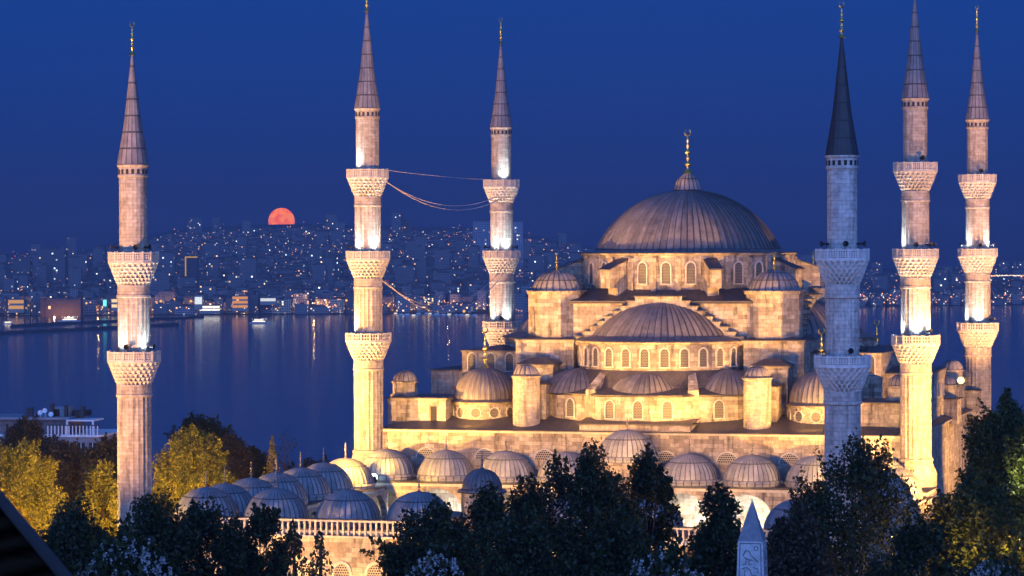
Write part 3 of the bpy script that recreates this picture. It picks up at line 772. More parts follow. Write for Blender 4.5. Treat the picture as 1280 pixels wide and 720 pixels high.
for sx in (-1, 1):
    lohi = lambda x0, x1: (x0, x1) if sx > 0 else (-x1, -x0)
    for sy in (-1, 1):
        vb = lambda y0, y1: (y0, y1) if sy > 0 else (-y1, -y0)
        annex(*lohi(11.2, 19.0), *vb(9.8, 17.9), -22.5, -11.5, .6, 'buttress')
        annex(*lohi(13.0, 17.6), *vb(17.9, 21.6), -22.5, -14.6, .8, 'buttress')
        annex(*lohi(12.9, 16.9), *vb(21.6, 25.4), -22.5, -17.0, .5, 'buttress')
        # corner domes
        x, y = 22.0 * sx, 22 * sy
        mb = MB(); mb.lathe([(4.15, Z(-22.5)), (4.15, Z(-19.75)), (4.4, Z(-19.65)), (4.4, Z(-19.42))], 48, x, y); cd = part(mb, 'corner_drum', M['stone'])
        for k in range(9):
            t = -PI / 2 + (k - 4) * R(33)
            if sy < 0 or abs(k - 4) > 2: window('rose', cd, x + 4.16 * math.cos(t), y + 4.16 * math.sin(t), Z(-20.75), t)
        mb = MB(); mb.lathe([(4.6, Z(-19.43)), (4.58, Z(-19.33)), (4.0, Z(-19.1))], 64, x, y, sm=False); dome(mb, x, y, 3.95, 4.1, Z(-19.15), 34, .15, n=16)
        cdm = part(mb, 'corner_dome', M['lead_dome'], cd)
        mb = MB(); finial(mb, x, y, Z(-15.15), 5.3, .42); part(mb, 'finial', M['gold'], cdm)
        # turrets
        x, y = 14.9 * sx, 27.5 * sy
        mb = MB(); mb.lathe([(1.72, Z(-22.4)), (1.72, Z(-16.2)), (1.9, Z(-16.05)), (1.9, Z(-15.85)), (.2, Z(-15.8))], 40, x, y); tu = part(mb, 'turret', M['stone_fine'])
        mb = MB(); mb.lathe([(1.95, Z(-15.86)), (1.9, Z(-15.76)), (1.6, Z(-15.7))], 40, x, y); dome(mb, x, y, 1.62, 1.35, Z(-15.72), 14, .14, 'lobe', 10); part(mb, 'turret_dome', M['lead_lobe'], tu)
        # corner platforms with kiosks
        annex(*lohi(25.8, 33.6), *vb(19.0, 27.0), -22.5, -18.8, .25, 'corner_block')
        x, y = 32.2 * sx, 24 * sy
        kz = -18.8
        mb = MB(); mb.prism(ngon(x, y, 1.6, 8, .5), Z(kz), Z(kz + 1.75)); mb.prism(ngon(x, y, 1.8, 8, .5), Z(kz + 1.75), Z(kz + 1.95)); mb.prism(ngon(x, y, 1.9, 8, .5), Z(kz + .003), Z(kz + .3))
        ki = part(mb, 'kiosk', M['stone'])
        mb = MB(); dome(mb, x, y, 1.5, 1.45, Z(kz + 1.95), 14, .12, 'lobe', 10); part(mb, 'kiosk_dome', M['lead_lobe'], ki)
    annex(*lohi(20, 33.3), -9.5, 9.5, -22.5, -15.9, .5, 'gallery')
    annex(*lohi(18, 28.0), -12.5, 12.5, -22.5, -13.2, .5, 'gallery')
    for k in range(4):
        o = window('slit', hall, *( (33.32 * sx, -6 + 4 * k) ), Z(-19.3), 0 if sx > 0 else PI)
    for k in (0, 1, 2): window('mid', hall, (21.4 + 2.6 * k) * sx, -12.52, Z(-15.9), -PI / 2)
# kiosks along the right side of the hall
for (x, y, kz) in ((33.2, 9.5, -20.0), (33.6, 30.2, -19.8)):
    annex(x - 1.9, x + 1.9, y - 2.2, y + 2.2, -23.5, kz, .1, 'corner_block')
    mb = MB(); mb.prism(ngon(x, y, 1.45, 8, .5), Z(kz), Z(kz + 1.6)); mb.prism(ngon(x, y, 1.65, 8, .5), Z(kz + 1.6), Z(kz + 1.8)); ki = part(mb, 'kiosk', M['stone'])
    mb = MB(); dome(mb, x, y, 1.4, 1.3, Z(kz + 1.8), 14, .12, 'lobe', 10); part(mb, 'kiosk_dome', M['lead_lobe'], ki)
# grilles above the portico roofs, door slit, rain pipe
for k in range(-4, 4):
    window('tympanum', hall, 7.8 * k + 3.9, -30.52, Z(-26.3), -PI / 2)
mb = MB(); mb.box(-27.8, -27.0, -27.04, -26.9, Z(-21.9), Z(-19.9)); part(mb, 'doorway', M['dark'])
for x in (-33.3, 33.5):
    mb = MB(); mb.tube([(x, -30.75, Z(-23)), (x, -30.75, 0)], .11, 8); mb.tube([(x, -30.75, Z(-23)), (x - .5 * (1 if x > 0 else -1), -31.2, Z(-22.4))], .1, 8); part(mb, 'rain_pipe', M['bronze'])

# ------------------------------------------------------------------ courtyard
court = thing('courtyard', 'low arcaded courtyard of lead domes in front of the prayer hall', 'courtyard', (CX, CY, 0), -TH)
def cpart(mb, name, mats, parent=None, label=None): return mb.obj(name, mats, parent or court, label)
RZ = -29.3                       # roof height of the arcades
PZ = -28.7                       # roof height of the porch along the hall
def slab(x0, x1, y0, y1, rz=RZ, name='arcade_roof'):
    mb = MB(); mb.box(x0, x1, y0, y1, Z(rz - .16), Z(rz)); mb.box(x0 + .15, x1 - .15, y0 + .15, y1 - .15, Z(rz - .5), Z(rz - .163), 1)
    cpart(mb, name, [M['lead'], M['trim']])
slab(-37.6, 37.6, -38.5, -30.86, PZ)
slab(-37.6, -30.0, -93.0, -38.52); slab(30.0, 37.6, -93.0, -38.52)
slab(-30.0, 30.0, -93.0, -84.2)
def arcade(p0, p1, n, rz=RZ, name='arcade_wall'):
    """arched wall from p0 to p1, n bays, open below the arches"""
    p0 = Vector((*p0, 0)); p1 = Vector((*p1, 0)); d = (p1 - p0) / n; dl = d.length; dn = d.normalized(); nn = Vector((-dn.y, dn.x, 0)) * .35
    mb = MB(); zt = Z(rz - .5); sp_z = Z(rz - 4.2); ra = dl * .43
    for k in range(n):
        c = p0 + d * (k + .5); m_ = 14
        cur = [(-dl / 2, sp_z)] + [(-ra * math.cos(PI * j / m_), sp_z + ra * 1.02 * math.sin(PI * j / m_)) for j in range(m_ + 1)] + [(dl / 2, sp_z)]
        for (x0, z0), (x1, z1) in zip(cur, cur[1:]):
            for sg in (-1, 1):
                q = [c + dn * x0 + nn * sg, c + dn * x1 + nn * sg]
                if abs(x1 - x0) > 1e-6:
                    f = [(q[0].x, q[0].y, z0), (q[1].x, q[1].y, z1), (q[1].x, q[1].y, zt), (q[0].x, q[0].y, zt)]
                    u = k * dl
                    mb.face(f, [(x0 + u, z0), (x1 + u, z1), (x1 + u, zt), (x0 + u, zt)])
            qa, qb = c + dn * x0, c + dn * x1
            mb.face([(*(qa - nn)[:2], z0), (*(qb - nn)[:2], z1), (*(qb + nn)[:2], z1), (*(qa + nn)[:2], z0)])
    o = cpart(mb, name, M['stone'])
    for k in range(n + 1):
        c = p0 + d * k; mb = MB()
        mb.lathe([(.55, .0), (.55, .4), (.34, .5), (.31, sp_z - .8), (.36, sp_z - .75), (.62, sp_z - .1), (.62, sp_z)], 16, c.x, c.y)
        cpart(mb, 'column', M['trim'], o)
arcade((-35.1, -38.0), (35.1, -38.0), 9, PZ); arcade((-30.2, -84.4), (-30.2, -38.2), 6); arcade((30.2, -38.2), (30.2, -84.4), 6); arcade((30.2, -84.4), (-30.2, -84.4), 7)
# outer walls
mb = MB(); mb.box(-37.5, 37.5, -92.9, -92.1, 0, Z(RZ - .9)); ow = cpart(mb, 'outer_wall', M['stone'])
mb = MB(); mb.box(-37.5, -36.7, -92.1, -31, 0, Z(RZ - .5)); cpart(mb, 'outer_wall', M['stone'])
mb = MB(); mb.box(36.7, 37.5, -92.1, -31, 0, Z(RZ - .5)); cpart(mb, 'outer_wall', M['stone'])
for k in range(20):
    a = -35.2 + 3.7 * k
    if abs(a) < 5.4: continue
    window('wall', ow, a, -92.92, Z(-36.2), -PI / 2)
# balustrade: a run of square pillars under a coping
for (x0, x1) in ((-37.6, -5.3), (5.3, 37.6)):
    mb = MB(); mb.box(x0, x1, -93.25, -92.75, Z(RZ - .9 + .003), Z(RZ - .7)); mb.box(x0, x1, -93.3, -92.7, Z(RZ + .78), Z(RZ + .98))
    n = int((x1 - x0) / .62)
    for k in range(n + 1):
        x = x0 + .12 + (x1 - x0 - .24) * k / n; mb.box(x - .1, x + .1, -93.12, -92.88, Z(RZ - .7), Z(RZ + .78))
    cpart(mb, 'balustrade', M['trim'])
    mb = MB(); mb.box(x0, x1, -93.35, -92.65, Z(RZ + .983), Z(RZ + 1.07)); cpart(mb, 'coping', M['lead'])
DM = {}
def court_dome(x, y, Rb=3.3, h=3.75, z0=RZ, mat='lead_pale', fin='bronze', fh=2.3, octo=True):
    key = (Rb, h, mat, fin, fh)
    if key not in DM:
        mb = MB(); mb.lathe([(Rb + .08, 0), (Rb + .08, .35), (Rb + .22, .42), (Rb + .20, .5), (Rb + .0, .72)], 48, sm=False); dome(mb, 0, 0, Rb, h - .7, .7, 34, .075, n=14)
        m2 = MB(); finial(m2, 0, 0, h - .05, fh, .17, 0, False); DM[key] = (mb.mesh('dome', M[mat]), m2.mesh('finial', M[fin]))
    o = link('dome', DM[key][0], court); o.location = (x, y, Z(z0)); link('finial', DM[key][1], o)
for k in range(-4, 5):
    if k: court_dome(7.8 * k, -34.5, 3.55, 3.75, PZ)
mb = MB(); mb.lathe([(4.1, Z(RZ)), (4.1, Z(-26.3)), (4.3, Z(-26.2)), (4.3, Z(-26.0)), (3.5, Z(-25.95))], 8, 0, -34.6, sm=False); cpart(mb, 'portal_drum', M['stone'])
court_dome(0, -34.6, 3.7, 3.9, -26.0)
for k in range(6):
    y = -42.0 - 8.05 * k - .6
    court_dome(-33.9, y, 3.5, 3.75); court_dome(33.9, y, 3.5, 3.75)
for a in (-33.9, -25.8, -17.6, -9.6, 7.6, 15.5, 31.2):
    court_dome(a, -88.3, 3.5, 3.75)
# gate pavilion
mb = MB(); mb.box(-5.2, 5.2, -98.5, -92.0, 0, Z(-27.6)); mb.box(-5.5, 5.5, -98.8, -91.9, Z(-27.6), Z(-27.25)); gt = cpart(mb, 'gatehouse', M['stone'])
mb = MB(); n = 16; pts_ = [(-2.3, 0), (-2.3, 5.5)] + [(-2.3 * math.cos(PI * k / n), 5.5 + 2.6 * math.sin(PI * k / n)) for k in range(1, n)] + [(2.3, 5.5), (2.3, 0)]
mb.face([(x, -98.53, z) for x, z in pts_]); cpart(mb, 'gateway', M['dark'], gt)
mb = MB(); mb.lathe([(2.15, Z(-27.25)), (2.15, Z(-24.75)), (2.35, Z(-24.65)), (2.35, Z(-24.5))], 16, 0, -97.0, sm=False); cpart(mb, 'gate_drum', M['stone'], gt)
mb = MB(); mb.lathe([(2.5, Z(-24.75)), (2.45, Z(-24.45)), (2.0, Z(-24.4))], 96, 0, -97.0, lambda t, r, z: r + .06 * math.sin(24 * t) * (1 if z < Z(-24.6) else 0), sm=False)
dome(mb, 0, -97.0, 1.98, 2.1, Z(-24.42), 24, .07, n=12); gdm = cpart(mb, 'gate_dome', M['lead_dome'], gt)
mb = MB(); finial(mb, 0, -97.0, Z(-22.35), 1.9, .17); cpart(mb, 'finial', M['bronze'], gdm)
mb = MB(); mb.box(-36.7, 36.7, -92.1, -30.6, -.01, .12); setting(mb.obj('courtyard_paving', M['stone_fine'])).matrix_world = court.matrix_world
bpy.context.view_layer.update()
for o in COL.objects:
    if o.name.startswith('courtyard_paving'): o.location = (CX, CY, 0); o.rotation_euler = (0, 0, -TH)
# lamps of the portico
for a in (7.8, 15.6, 23.4, -7.8, -23.4):
    point(L2W(a, -34.2, -33.4), 2600, (1.0, .95, .86), .3)
# visible floodlights
def floodlight(p, t, kw, col, lens, label, cone=120):
    p = Vector(p); d = (Vector(t) - p).normalized()
    o = thing('floodlight', label, 'floodlight', p)
    q = d.to_track_quat('Y', 'Z').to_matrix().to_4x4()
    mb = MB(); mb.box(-.5, .5, -.3, .12, -.42, .42); mb.v = [tuple(q @ Vector(v)) for v in mb.v]; mb.obj('housing', M['black'], o)
    mb = MB(); mb.ball((0, .3, 0), .5, 7); mb.v = [tuple(q @ Vector(v)) for v in mb.v]; mb.obj('lens', lens, o)
    mb = MB(); mb.box(-.05, .05, -.05, .05, -.6, -.2); mb.obj('bracket', M['black'], o)
    spot(p + d * .3, t, kw * K, col, cone, .5, .2)
kx = at(1201, 476, 403)
floodlight(kx, L2W(*MIN['br'], -10) + Vector((-6, -30, -3)), .9, WARM, M['lens_warm'], 'glaring floodlight beside the kiosk near the rightmost minaret', 150)
floodlight(L2W(-31.2, -40.2, -28.3), L2W(-31, -30.5, -22), 1.2, WARM, M['lens_cool'], 'small floodlight among the domes below the left hall minaret')

# ------------------------------------------------------------------ trees
rng = np.random.default_rng(7)
def leaves_mesh(name, P, size, mat, up=0., elong=1.5):
    n = len(P); t = rng.normal(size=(n, 3)); t[:, 2] += up; t /= np.linalg.norm(t, axis=1)[:, None]
    q = rng.normal(size=(n, 3)); b = np.cross(t, q); b /= np.linalg.norm(b, axis=1)[:, None]
    s = (size * rng.uniform(.65, 1.35, n))[:, None]
    V = np.stack([P - t * s * elong * .5, P + b * s * .42, P + t * s * elong * .5, P - b * s * .42], 1).reshape(-1, 3)
    me = bpy.data.meshes.new(name); me.vertices.add(n * 4); me.vertices.foreach_set('co', V.ravel())
    me.loops.add(n * 4); me.loops.foreach_set('vertex_index', np.arange(n * 4, dtype=np.int32))
    me.polygons.add(n); me.polygons.foreach_set('loop_start', np.arange(0, n * 4, 4, dtype=np.int32))
    me.update(calc_edges=True); me.materials.append(mat)
    return me
def tree(px, ytop, hw, d, style, mat, label, cat='tree', group=None, dens=1.0, leaf_s=.23, zlo=None, blossom=False):
    top = at(px, ytop, d); gz = ground_z(top.x, d); H = top.z - gz; rx = hw * d / F
    o = thing({'cypress': 'cypress_tree', 'fir': 'conifer_tree', 'bare': 'bare_tree', 'chestnut': 'chestnut_tree'}.get(style, 'broadleaf_tree'), label, cat, (top.x, d, gz), 0, group)
    z0 = H * .28 if zlo is None else zlo
    if style in ('cypress',): z0 = H * .06
    hz = (H - z0) / 2; zc = (H + z0) / 2
    tips = []
    if style in ('broad', 'round', 'sparse', 'chestnut', 'bare'):
        nb = int((66 if style != 'sparse' else 54) * max(1, hz / rx * .55)) if style != 'bare' else 26
        k = np.arange(nb); u = rng.uniform(-1, 1, nb); ph = rng.uniform(0, 2 * PI, nb)
        rad = rng.uniform(.35, 1, nb) ** .55
        wob = 1 + (.16 if style != 'round' else .06) * rng.normal(size=nb)
        rr = np.sqrt(1 - u * u * .96) * rad * wob
        C = np.stack([rx * .84 * rr * np.cos(ph), rx * .84 * rr * np.sin(ph), zc + hz * .90 * u * (rad ** .4)], 1)
        C[0] = (rng.uniform(-.15, .15) * rx, 0, H - rx * .22)
        tips = C
        br = rx * rng.uniform(.13, .33, nb) * (1.4 if style in ('round', 'chestnut') else 1.08)
        area = 4 * PI * br ** 2
        if mat == 'leaf_dark' and d < 300: dens *= .62
        n = int(area.sum() * 13 * dens * (.34 / leaf_s) ** 2)
        if style == 'bare': n = int(n * .10)
        if style == 'sparse': n = int(n * .75)
        w_ = rng.choice(nb, n, p=area / area.sum())
        dv = rng.normal(size=(n, 3)); dv /= np.linalg.norm(dv, axis=1)[:, None]
        rr = (rng.uniform(.0, 1, n) ** .4) * (1 + .18 * np.abs(rng.normal(size=n)))
        nt_w = int(60 + 8 * hz) if style != 'round' else 30
        P = C[w_] + dv * (br[w_] * rr)[:, None] * np.array([1, 1, 1.35 if style != 'round' else 1.0])
        up = .7
        if style != 'bare':                          # leafy shoots that break the outline
            src = C[rng.choice(nb, nt_w)]; dr_ = (src - np.array([0, 0, zc - hz * .6])) / np.array([rx, rx, hz]); dr_ /= np.linalg.norm(dr_, axis=1)[:, None]
            dr_[:, 2] = np.abs(dr_[:, 2]) * .8 + .5; dr_ += .3 * rng.normal(size=dr_.shape); dr_ /= np.linalg.norm(dr_, axis=1)[:, None]
            ln = rx * rng.uniform(.35, .62, nt_w); m_n = int(95 * dens * (.23 / leaf_s) ** 2); tt = rng.uniform(0, 1, (nt_w, m_n))
            Sh = src[:, None, :] + dr_[:, None, :] * (ln[:, None] * tt)[..., None] + rng.normal(size=(nt_w, m_n, 3)) * (.09 * rx * (1.15 - tt))[..., None]
            P = np.concatenate([P, Sh.reshape(-1, 3)])
    else:                                            # cypress and fir: a cone
        n = int(PI * rx * (H - z0) * 26 * dens); t = 1 - rng.uniform(0, 1, n) ** .75
        t = np.clip(t, 0, 1); z = z0 + (H - z0) * t
        if style == 'cypress': prof = rx * np.minimum(1, (1 - t) * 2.6) ** .75
        else:
            tier = (t * (9 + H * .25)) % 1.0; prof = rx * (1 - t) * (1.08 - .55 * tier) + .1
        ph = rng.uniform(0, 2 * PI, n); lump = 1 + .2 * np.sin(ph * 5 + z * 1.3) + .12 * rng.normal(size=n)
        r_ = prof * lump * rng.uniform(.25, 1, n) ** .4
        P = np.stack([r_ * np.cos(ph), r_ * np.sin(ph), z + (0 if style == 'cypress' else -.25 * r_)], 1); up = 1.6 if style == 'cypress' else .1
    m = MB(); tr = max(.14, H * .016)
    zt = H * (.62 if style in ('broad', 'round', 'sparse', 'chestnut', 'bare') else .94)
    m.tube([(0, 0, -.3), (0, 0, z0 * .8), (.1, .05, zt)], [tr * 1.25, tr, tr * .35], 8)
    for c in list(tips)[:(14 if style != 'bare' else 26)]:
        zb = z0 * .75 + (zt - z0 * .75) * rng.uniform(.0, .8); c = Vector(c)
        mid = Vector((0, 0, zb)).lerp(c, .5) + Vector((0, 0, -.06 * (c.z - zb) - .05 * rx))
        m.tube([(0, 0, zb), mid, c], [tr * .42, tr * .25, .03], 5)
    m.obj('trunk', M['bark'], o)
    link('crown', leaves_mesh('crown', P.astype(np.float32), leaf_s, M[mat], up), o)
    if blossom:
        NB = 480; dv = rng.normal(size=(NB, 3)); dv[:, 1] = -np.abs(dv[:, 1]) * .8; dv[:, 2] = np.abs(dv[:, 2]) + .1; dv /= np.linalg.norm(dv, axis=1)[:, None]
        B = np.array([0, 0, zc]) + dv * np.array([rx, rx, hz]) * (rng.uniform(.86, 1.06, NB))[:, None]
        Q = np.repeat(B, 8, 0) + rng.normal(size=(NB * 8, 3)) * np.array([.05, .05, .12])
        link('blossom', leaves_mesh('blossom', Q.astype(np.float32), .15, M['blossom'], 0, 1.0), o)
    return o
FT = 'dark trees of the park in front of the courtyard'
tree(98, 636, 62, 226, 'round', 'leaf_dark', 'dark rounded tree left of the leftmost minaret foot', group=FT)
tree(192, 622, 56, 232, 'round', 'leaf_dark', 'dark rounded tree right in front of the leftmost minaret foot', group=FT)
tree(266, 634, 54, 236, 'broad', 'leaf_dark', 'thin dark tree before the left end of the pillared balustrade', group=FT)
tree(326, 640, 46, 240, 'sparse', 'leaf_dark', 'thin dark tree just left of the two dark cypresses', group=FT)
tree(366, 650, 27, 222, 'cypress', 'leaf_dark', 'left one of two small dark cypresses before the courtyard wall', group=FT)
tree(399, 661, 25, 218, 'cypress', 'leaf_dark', 'right one of two small dark cypresses before the courtyard wall', group=FT)
tree(602, 618, 56, 244, 'broad', 'leaf_dark', 'loose dark tree directly below the little gate dome', group=FT)
tree(542, 648, 70, 238, 'broad', 'leaf_dark', 'wide loose dark tree left of the gate dome', group=FT)
tree(686, 580, 58, 246, 'broad', 'leaf_dark', 'left shoulder tree of the big dark clump under the central porch dome', group=FT, dens=1.1)
tree(744, 560, 62, 242, 'broad', 'leaf_dark', 'tallest dark tree of the big clump below the central porch dome', group=FT, dens=1.2)
tree(806, 568, 38, 250, 'broad', 'leaf_dark', 'looser dark tree on the right of the big central clump', group=FT)
tree(896, 610, 40, 228, 'round', 'leaf_dark', 'smooth round-headed dark tree left of the obelisk', group=FT, dens=1.3)
tree(1066, 566, 88, 232, 'broad', 'leaf_dark', 'broad dark tree with branches showing below the blue-grey minaret', group=FT, dens=.7)
tree(996, 640, 58, 214, 'sparse', 'leaf_brown', 'low reddish-brown tree right of the obelisk', group=FT, dens=.8)
tree(1215, 606, 66, 236, 'sparse', 'leaf_green', 'dark tree lit yellow inside, in the bottom right corner', group=FT, dens=.8)
tree(1252, 496, 56, 268, 'broad', 'leaf_green', 'tall dark green tree at the right edge below the rightmost minaret', group=FT, dens=1.1)
tree(1300, 520, 50, 262, 'broad', 'leaf_green', 'dark green tree cut off by the right edge of the view', group=FT)
tree(1150, 660, 56, 214, 'sparse', 'leaf_dark', 'low dark tree between the broad branchy tree and the yellow-lit one', group=FT)
tree(652, 650, 64, 215, 'broad', 'leaf_dark', 'low dark tree at the foot of the big central clump', group=FT)
tree(766, 650, 62, 214, 'broad', 'leaf_dark', 'low dark tree behind the blossoming chestnut in the middle', group=FT)
CT = 'chestnut trees with white blossom'
tree(158, 678, 84, 172, 'chestnut', 'leaf_dark', 'blossoming chestnut tree with white candles in the bottom left', group=CT, blossom=True, leaf_s=.3)
tree(826, 697, 84, 168, 'chestnut', 'leaf_dark', 'blossoming chestnut tree with white candles just left of the obelisk', group=CT, blossom=True, leaf_s=.3)
tree(545, 698, 62, 170, 'chestnut', 'leaf_dark', 'blossoming chestnut tree below the gate dome', group=CT, blossom=True, leaf_s=.3)
tree(1238, 706, 60, 170, 'chestnut', 'leaf_dark', 'blossoming chestnut tree in the bottom right corner', group=CT, blossom=True, leaf_s=.3)
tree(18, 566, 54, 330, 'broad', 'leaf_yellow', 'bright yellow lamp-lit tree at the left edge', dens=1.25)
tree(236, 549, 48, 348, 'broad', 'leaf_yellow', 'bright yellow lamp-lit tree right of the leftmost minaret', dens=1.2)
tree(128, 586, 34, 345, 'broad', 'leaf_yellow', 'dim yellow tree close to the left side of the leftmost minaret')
tree(98, 612, 13, 300, 'fir', 'leaf_dark', 'small black conifer top in front of the yellow trees')
BT = 'dim brown trees before the white roof terrace'
tree(30, 534, 46, 396, 'broad', 'leaf_brown', 'dim brown tree below the left end of the roof terrace', group=BT)
tree(84, 560, 36, 385, 'broad', 'leaf_brown', 'dim brown tree below the middle of the roof terrace', group=BT)
tree(132, 552, 30, 380, 'broad', 'leaf_brown', 'dim brown tree beside the leftmost minaret shaft', group=BT)
ST = 'trees by the water beyond the courtyard'
tree(250, 532, 40, 455, 'broad', 'leaf_dark', 'dark spreading tree against the water behind the yellow tree', group=ST)
tree(285, 552, 32, 430, 'broad', 'leaf_brown', 'rust-brown tree behind the left courtyard domes', group=ST)
tree(314, 566, 24, 450, 'broad', 'leaf_dark', 'small dark tree between the rust-brown tree and the yellowish conifer', group=ST)
tree(340, 544, 17, 410, 'fir', 'leaf_yellow', 'yellowish layered conifer behind the left courtyard domes', group=ST, dens=.7)
tree(356, 541, 22, 425, 'bare', 'leaf_brown', 'almost leafless tree behind the yellowish conifer', group=ST)
tree(400, 592, 44, 440, 'broad', 'leaf_brown', 'low brown tree by the water left of the left hall minaret', group=ST)
# street lighting among the trees, then added amber glow lamps
def lamp_at(x, y, d, kw, col=SODIUM): point(at(x, y, d), kw * K * 2.0, col, .3)
lamp_at(64, 640, 312, 10); lamp_at(20, 660, 318, 7); lamp_at(222, 648, 331, 12); lamp_at(262, 640, 334, 4); lamp_at(150, 640, 335, 3)
lamp_at(95, 640, 362, 5); lamp_at(290, 606, 400, 4, (1, .42, .12)); lamp_at(338, 600, 395, 3)
lamp_at(1190, 690, 231, .9); lamp_at(1283, 592, 259, .55, (1, .95, .5))
lamp_at(1060, 706, 240, 1.0, AMBER); lamp_at(700, 706, 252, 1.0, AMBER); lamp_at(600, 700, 250, .8, AMBER); lamp_at(300, 700, 247, .6, AMBER); lamp_at(1100, 700, 240, 1.2, AMBER); lamp_at(1262, 690, 236, .6)  # amber ones added for the glow of courtyard light through the leaves

# ------------------------------------------------------------------ obelisk
ap = at(940, 623.5, 180); s0 = .775
ob = thing('obelisk', 'carved granite obelisk with a pointed tip, bottom centre right', 'obelisk', (ap.x, ap.y, 0), R(-13) - math.atan(ap.x / ap.y) * 0)
hp = ap.z; zb = hp - 52 / F * 180
mb = MB(); s1 = 1.2
for k in range(4):
    c = [(-1, -1), (1, -1), (1, 1), (-1, 1)]; (x0, y0), (x1, y1) = c[k], c[(k + 1) % 4]
    mb.face([(x0 * s1, y0 * s1, 5.5), (x1 * s1, y1 * s1, 5.5), (x1 * s0, y1 * s0, zb), (x0 * s0, y0 * s0, zb)])
M['granite'] = plain('granite', (.46, .44, .43), .75, 0, .22, 3, .35)
mb.obj('shaft', M['granite'], ob)
mb = MB()
for k in range(4):
    (x0, y0), (x1, y1) = c[k], c[(k + 1) % 4]; mb.face([(x0 * s0, y0 * s0, zb), (x1 * s0, y1 * s0, zb), (0, 0, hp)])
M['granite_dark'] = plain('granite_dark', (.20, .20, .215), .8, 0, .2, 3, .3)  # darker granite for the tip and the raised sign strokes
mb.obj('pyramidion', M['granite_dark'], ob)
mb = MB(); mb.box(-1.7, 1.7, -1.7, 1.7, 0, 4.9)
for sx in (-1, 1):
    for sy in (-1, 1): mb.box(sx * 1.1 - .3, sx * 1.1 + .3, sy * 1.1 - .3, sy * 1.1 + .3, 4.9, 5.5)
mb.obj('pedestal', M['grey_stone'], ob)
mb = MB(); rr = random.Random(4)
def glyph_face(rot):
    m4 = Matrix.Rotation(rot, 4, 'Z')
    def P(u, v):                       # u across (-1..1), v metres below the tip base
        z = zb - v; s = s0 + (s1 - s0) * v / (zb - 5.5); return m4 @ Vector((u * s, -s - .012, z))
    def line(pts, r=.03): mb.tube([P(*p) for p in pts], r, 5)
    line([(-.82, .12), (.82, .12)]); line([(-.82, .12), (-.82, 9)]); line([(.82, .12), (.82, 9)])
    v = .35
    # standing hawk, seated figure, staff, sun disc, then rows of signs
    line([(-.6, .9), (-.35, .55), (-.1, .6), (.05, .85), (.35, 1.05), (.6, 1.25)], .035); line([(-.5, .95), (-.2, 1.1), (.2, 1.15)], .03)
    line([(-.3, 1.1), (-.35, 1.4), (-.55, 1.42)]); line([(-.1, 1.12), (-.12, 1.4), (.1, 1.42)]); line([(.3, .3), (.5, .28), (.62, .42), (.5, .55), (.32, .5), (.3, .3)])
    line([(-.65, 1.7), (-.3, 1.6), (0, 1.75), (.1, 2.05), (.5, 2.1)], .035); line([(-.4, 1.75), (-.42, 2.15), (-.7, 2.2)], .03); line([(.2, 1.6), (.55, 1.65), (.6, 1.95)], .03)
    line([(-.7, 2.42), (.7, 2.42)], .03); line([(-.4, 2.62), (.4, 2.62)], .035); line([(-.15, 2.8), (.1, 2.72), (.02, 3.1), (-.15, 3.3)], .03)
    v = 3.6
    while v < 9:
        x = -.55
        for _ in range(3):
            q = rr.choice((0, 1, 2, 3))
            if q == 0: line([(x, v), (x + .12, v - .12), (x + .24, v), (x + .12, v + .12), (x, v)])
            elif q == 1: line([(x, v - .15), (x, v + .15), (x + .22, v + .15)])
            elif q == 2: line([(x, v), (x + .08, v - .08), (x + .16, v), (x + .24, v - .08), (x + .3, v)])
            else: line([(x, v + .15), (x + .1, v - .15), (x + .25, v + .05)])
            x += .45
        v += .5
for k in range(4): glyph_face(k * PI / 2)
mb.obj('carved_signs', M['granite_dark'], ob)

# ------------------------------------------------------------------ white building with the roof terrace, left
d0 = 420.; k0 = d0 / F
wb = thing('terrace_building', 'pale building with roof terrace, pergola and chimneys by the water at left', 'building', (at(60, 560, d0).x, d0, ground_z(-60, d0)), R(-9))
gz0 = ground_z(-60, d0)
def lx(px): return (px - 60) * k0
def lz(py): return at(60, py, d0).z - gz0
M['pale_wall'] = plain('pale_wall', (.22, .23, .26), .8, 0, .15, .6)
mb = MB(); mb.box(lx(-60), lx(128), 0, 14, 0, lz(546)); mb.obj('wall', M['pale_wall'], wb)
mb = MB(); mb.box(lx(-61), lx(129), -.25, 14.2, lz(546) + .003, lz(543.5)); mb.obj('parapet', M['white'], wb)
mb = MB(); mb.box(lx(-60), lx(84), 1.2, 9, lz(543.5), lz(525)); mb.obj('penthouse', plain('dim_wall', (.16, .13, .13), .8), wb)
mb = MB(); mb.box(lx(-62), lx(86), .4, 9.6, lz(525) + .003, lz(522)); mb.obj('roof', M['pale_wall'], wb)
for i in range(15):
    x = lx(60 + 4.6 * i); mb = MB(); mb.box(x - .07, x + .07, -.1, .04, lz(543.5), lz(532)); mb.obj('terrace_post', M['white'], wb)
mb = MB(); mb.box(lx(58), lx(127), -.12, .06, lz(532) + .002, lz(531)); mb.obj('terrace_rail', M['black'], wb)
pg = MB(); pg.box(lx(84), lx(119), .0, 5, lz(526.5), lz(524.8))
for x in (84.5, 118): pg.box(lx(x) - .12, lx(x) + .12, .05, .3, lz(543.5), lz(526.5))
pg.obj('pergola', M['white'], wb)
mb = MB(); mb.box(lx(55), lx(79), 3, 7, lz(522), lz(510.5)); hut = mb.obj('rooftop_hut', M['pale_wall'], wb)
mb = MB(); mb.box(lx(57), lx(67), 2.96, 3.0, lz(522), lz(513)); mb.obj('doorway', M['dark'], hut)
mb = MB(); mb.box(lx(82), lx(98), 4, 7, lz(522), lz(515)); mb.obj('rooftop_hut', M['black'], wb)
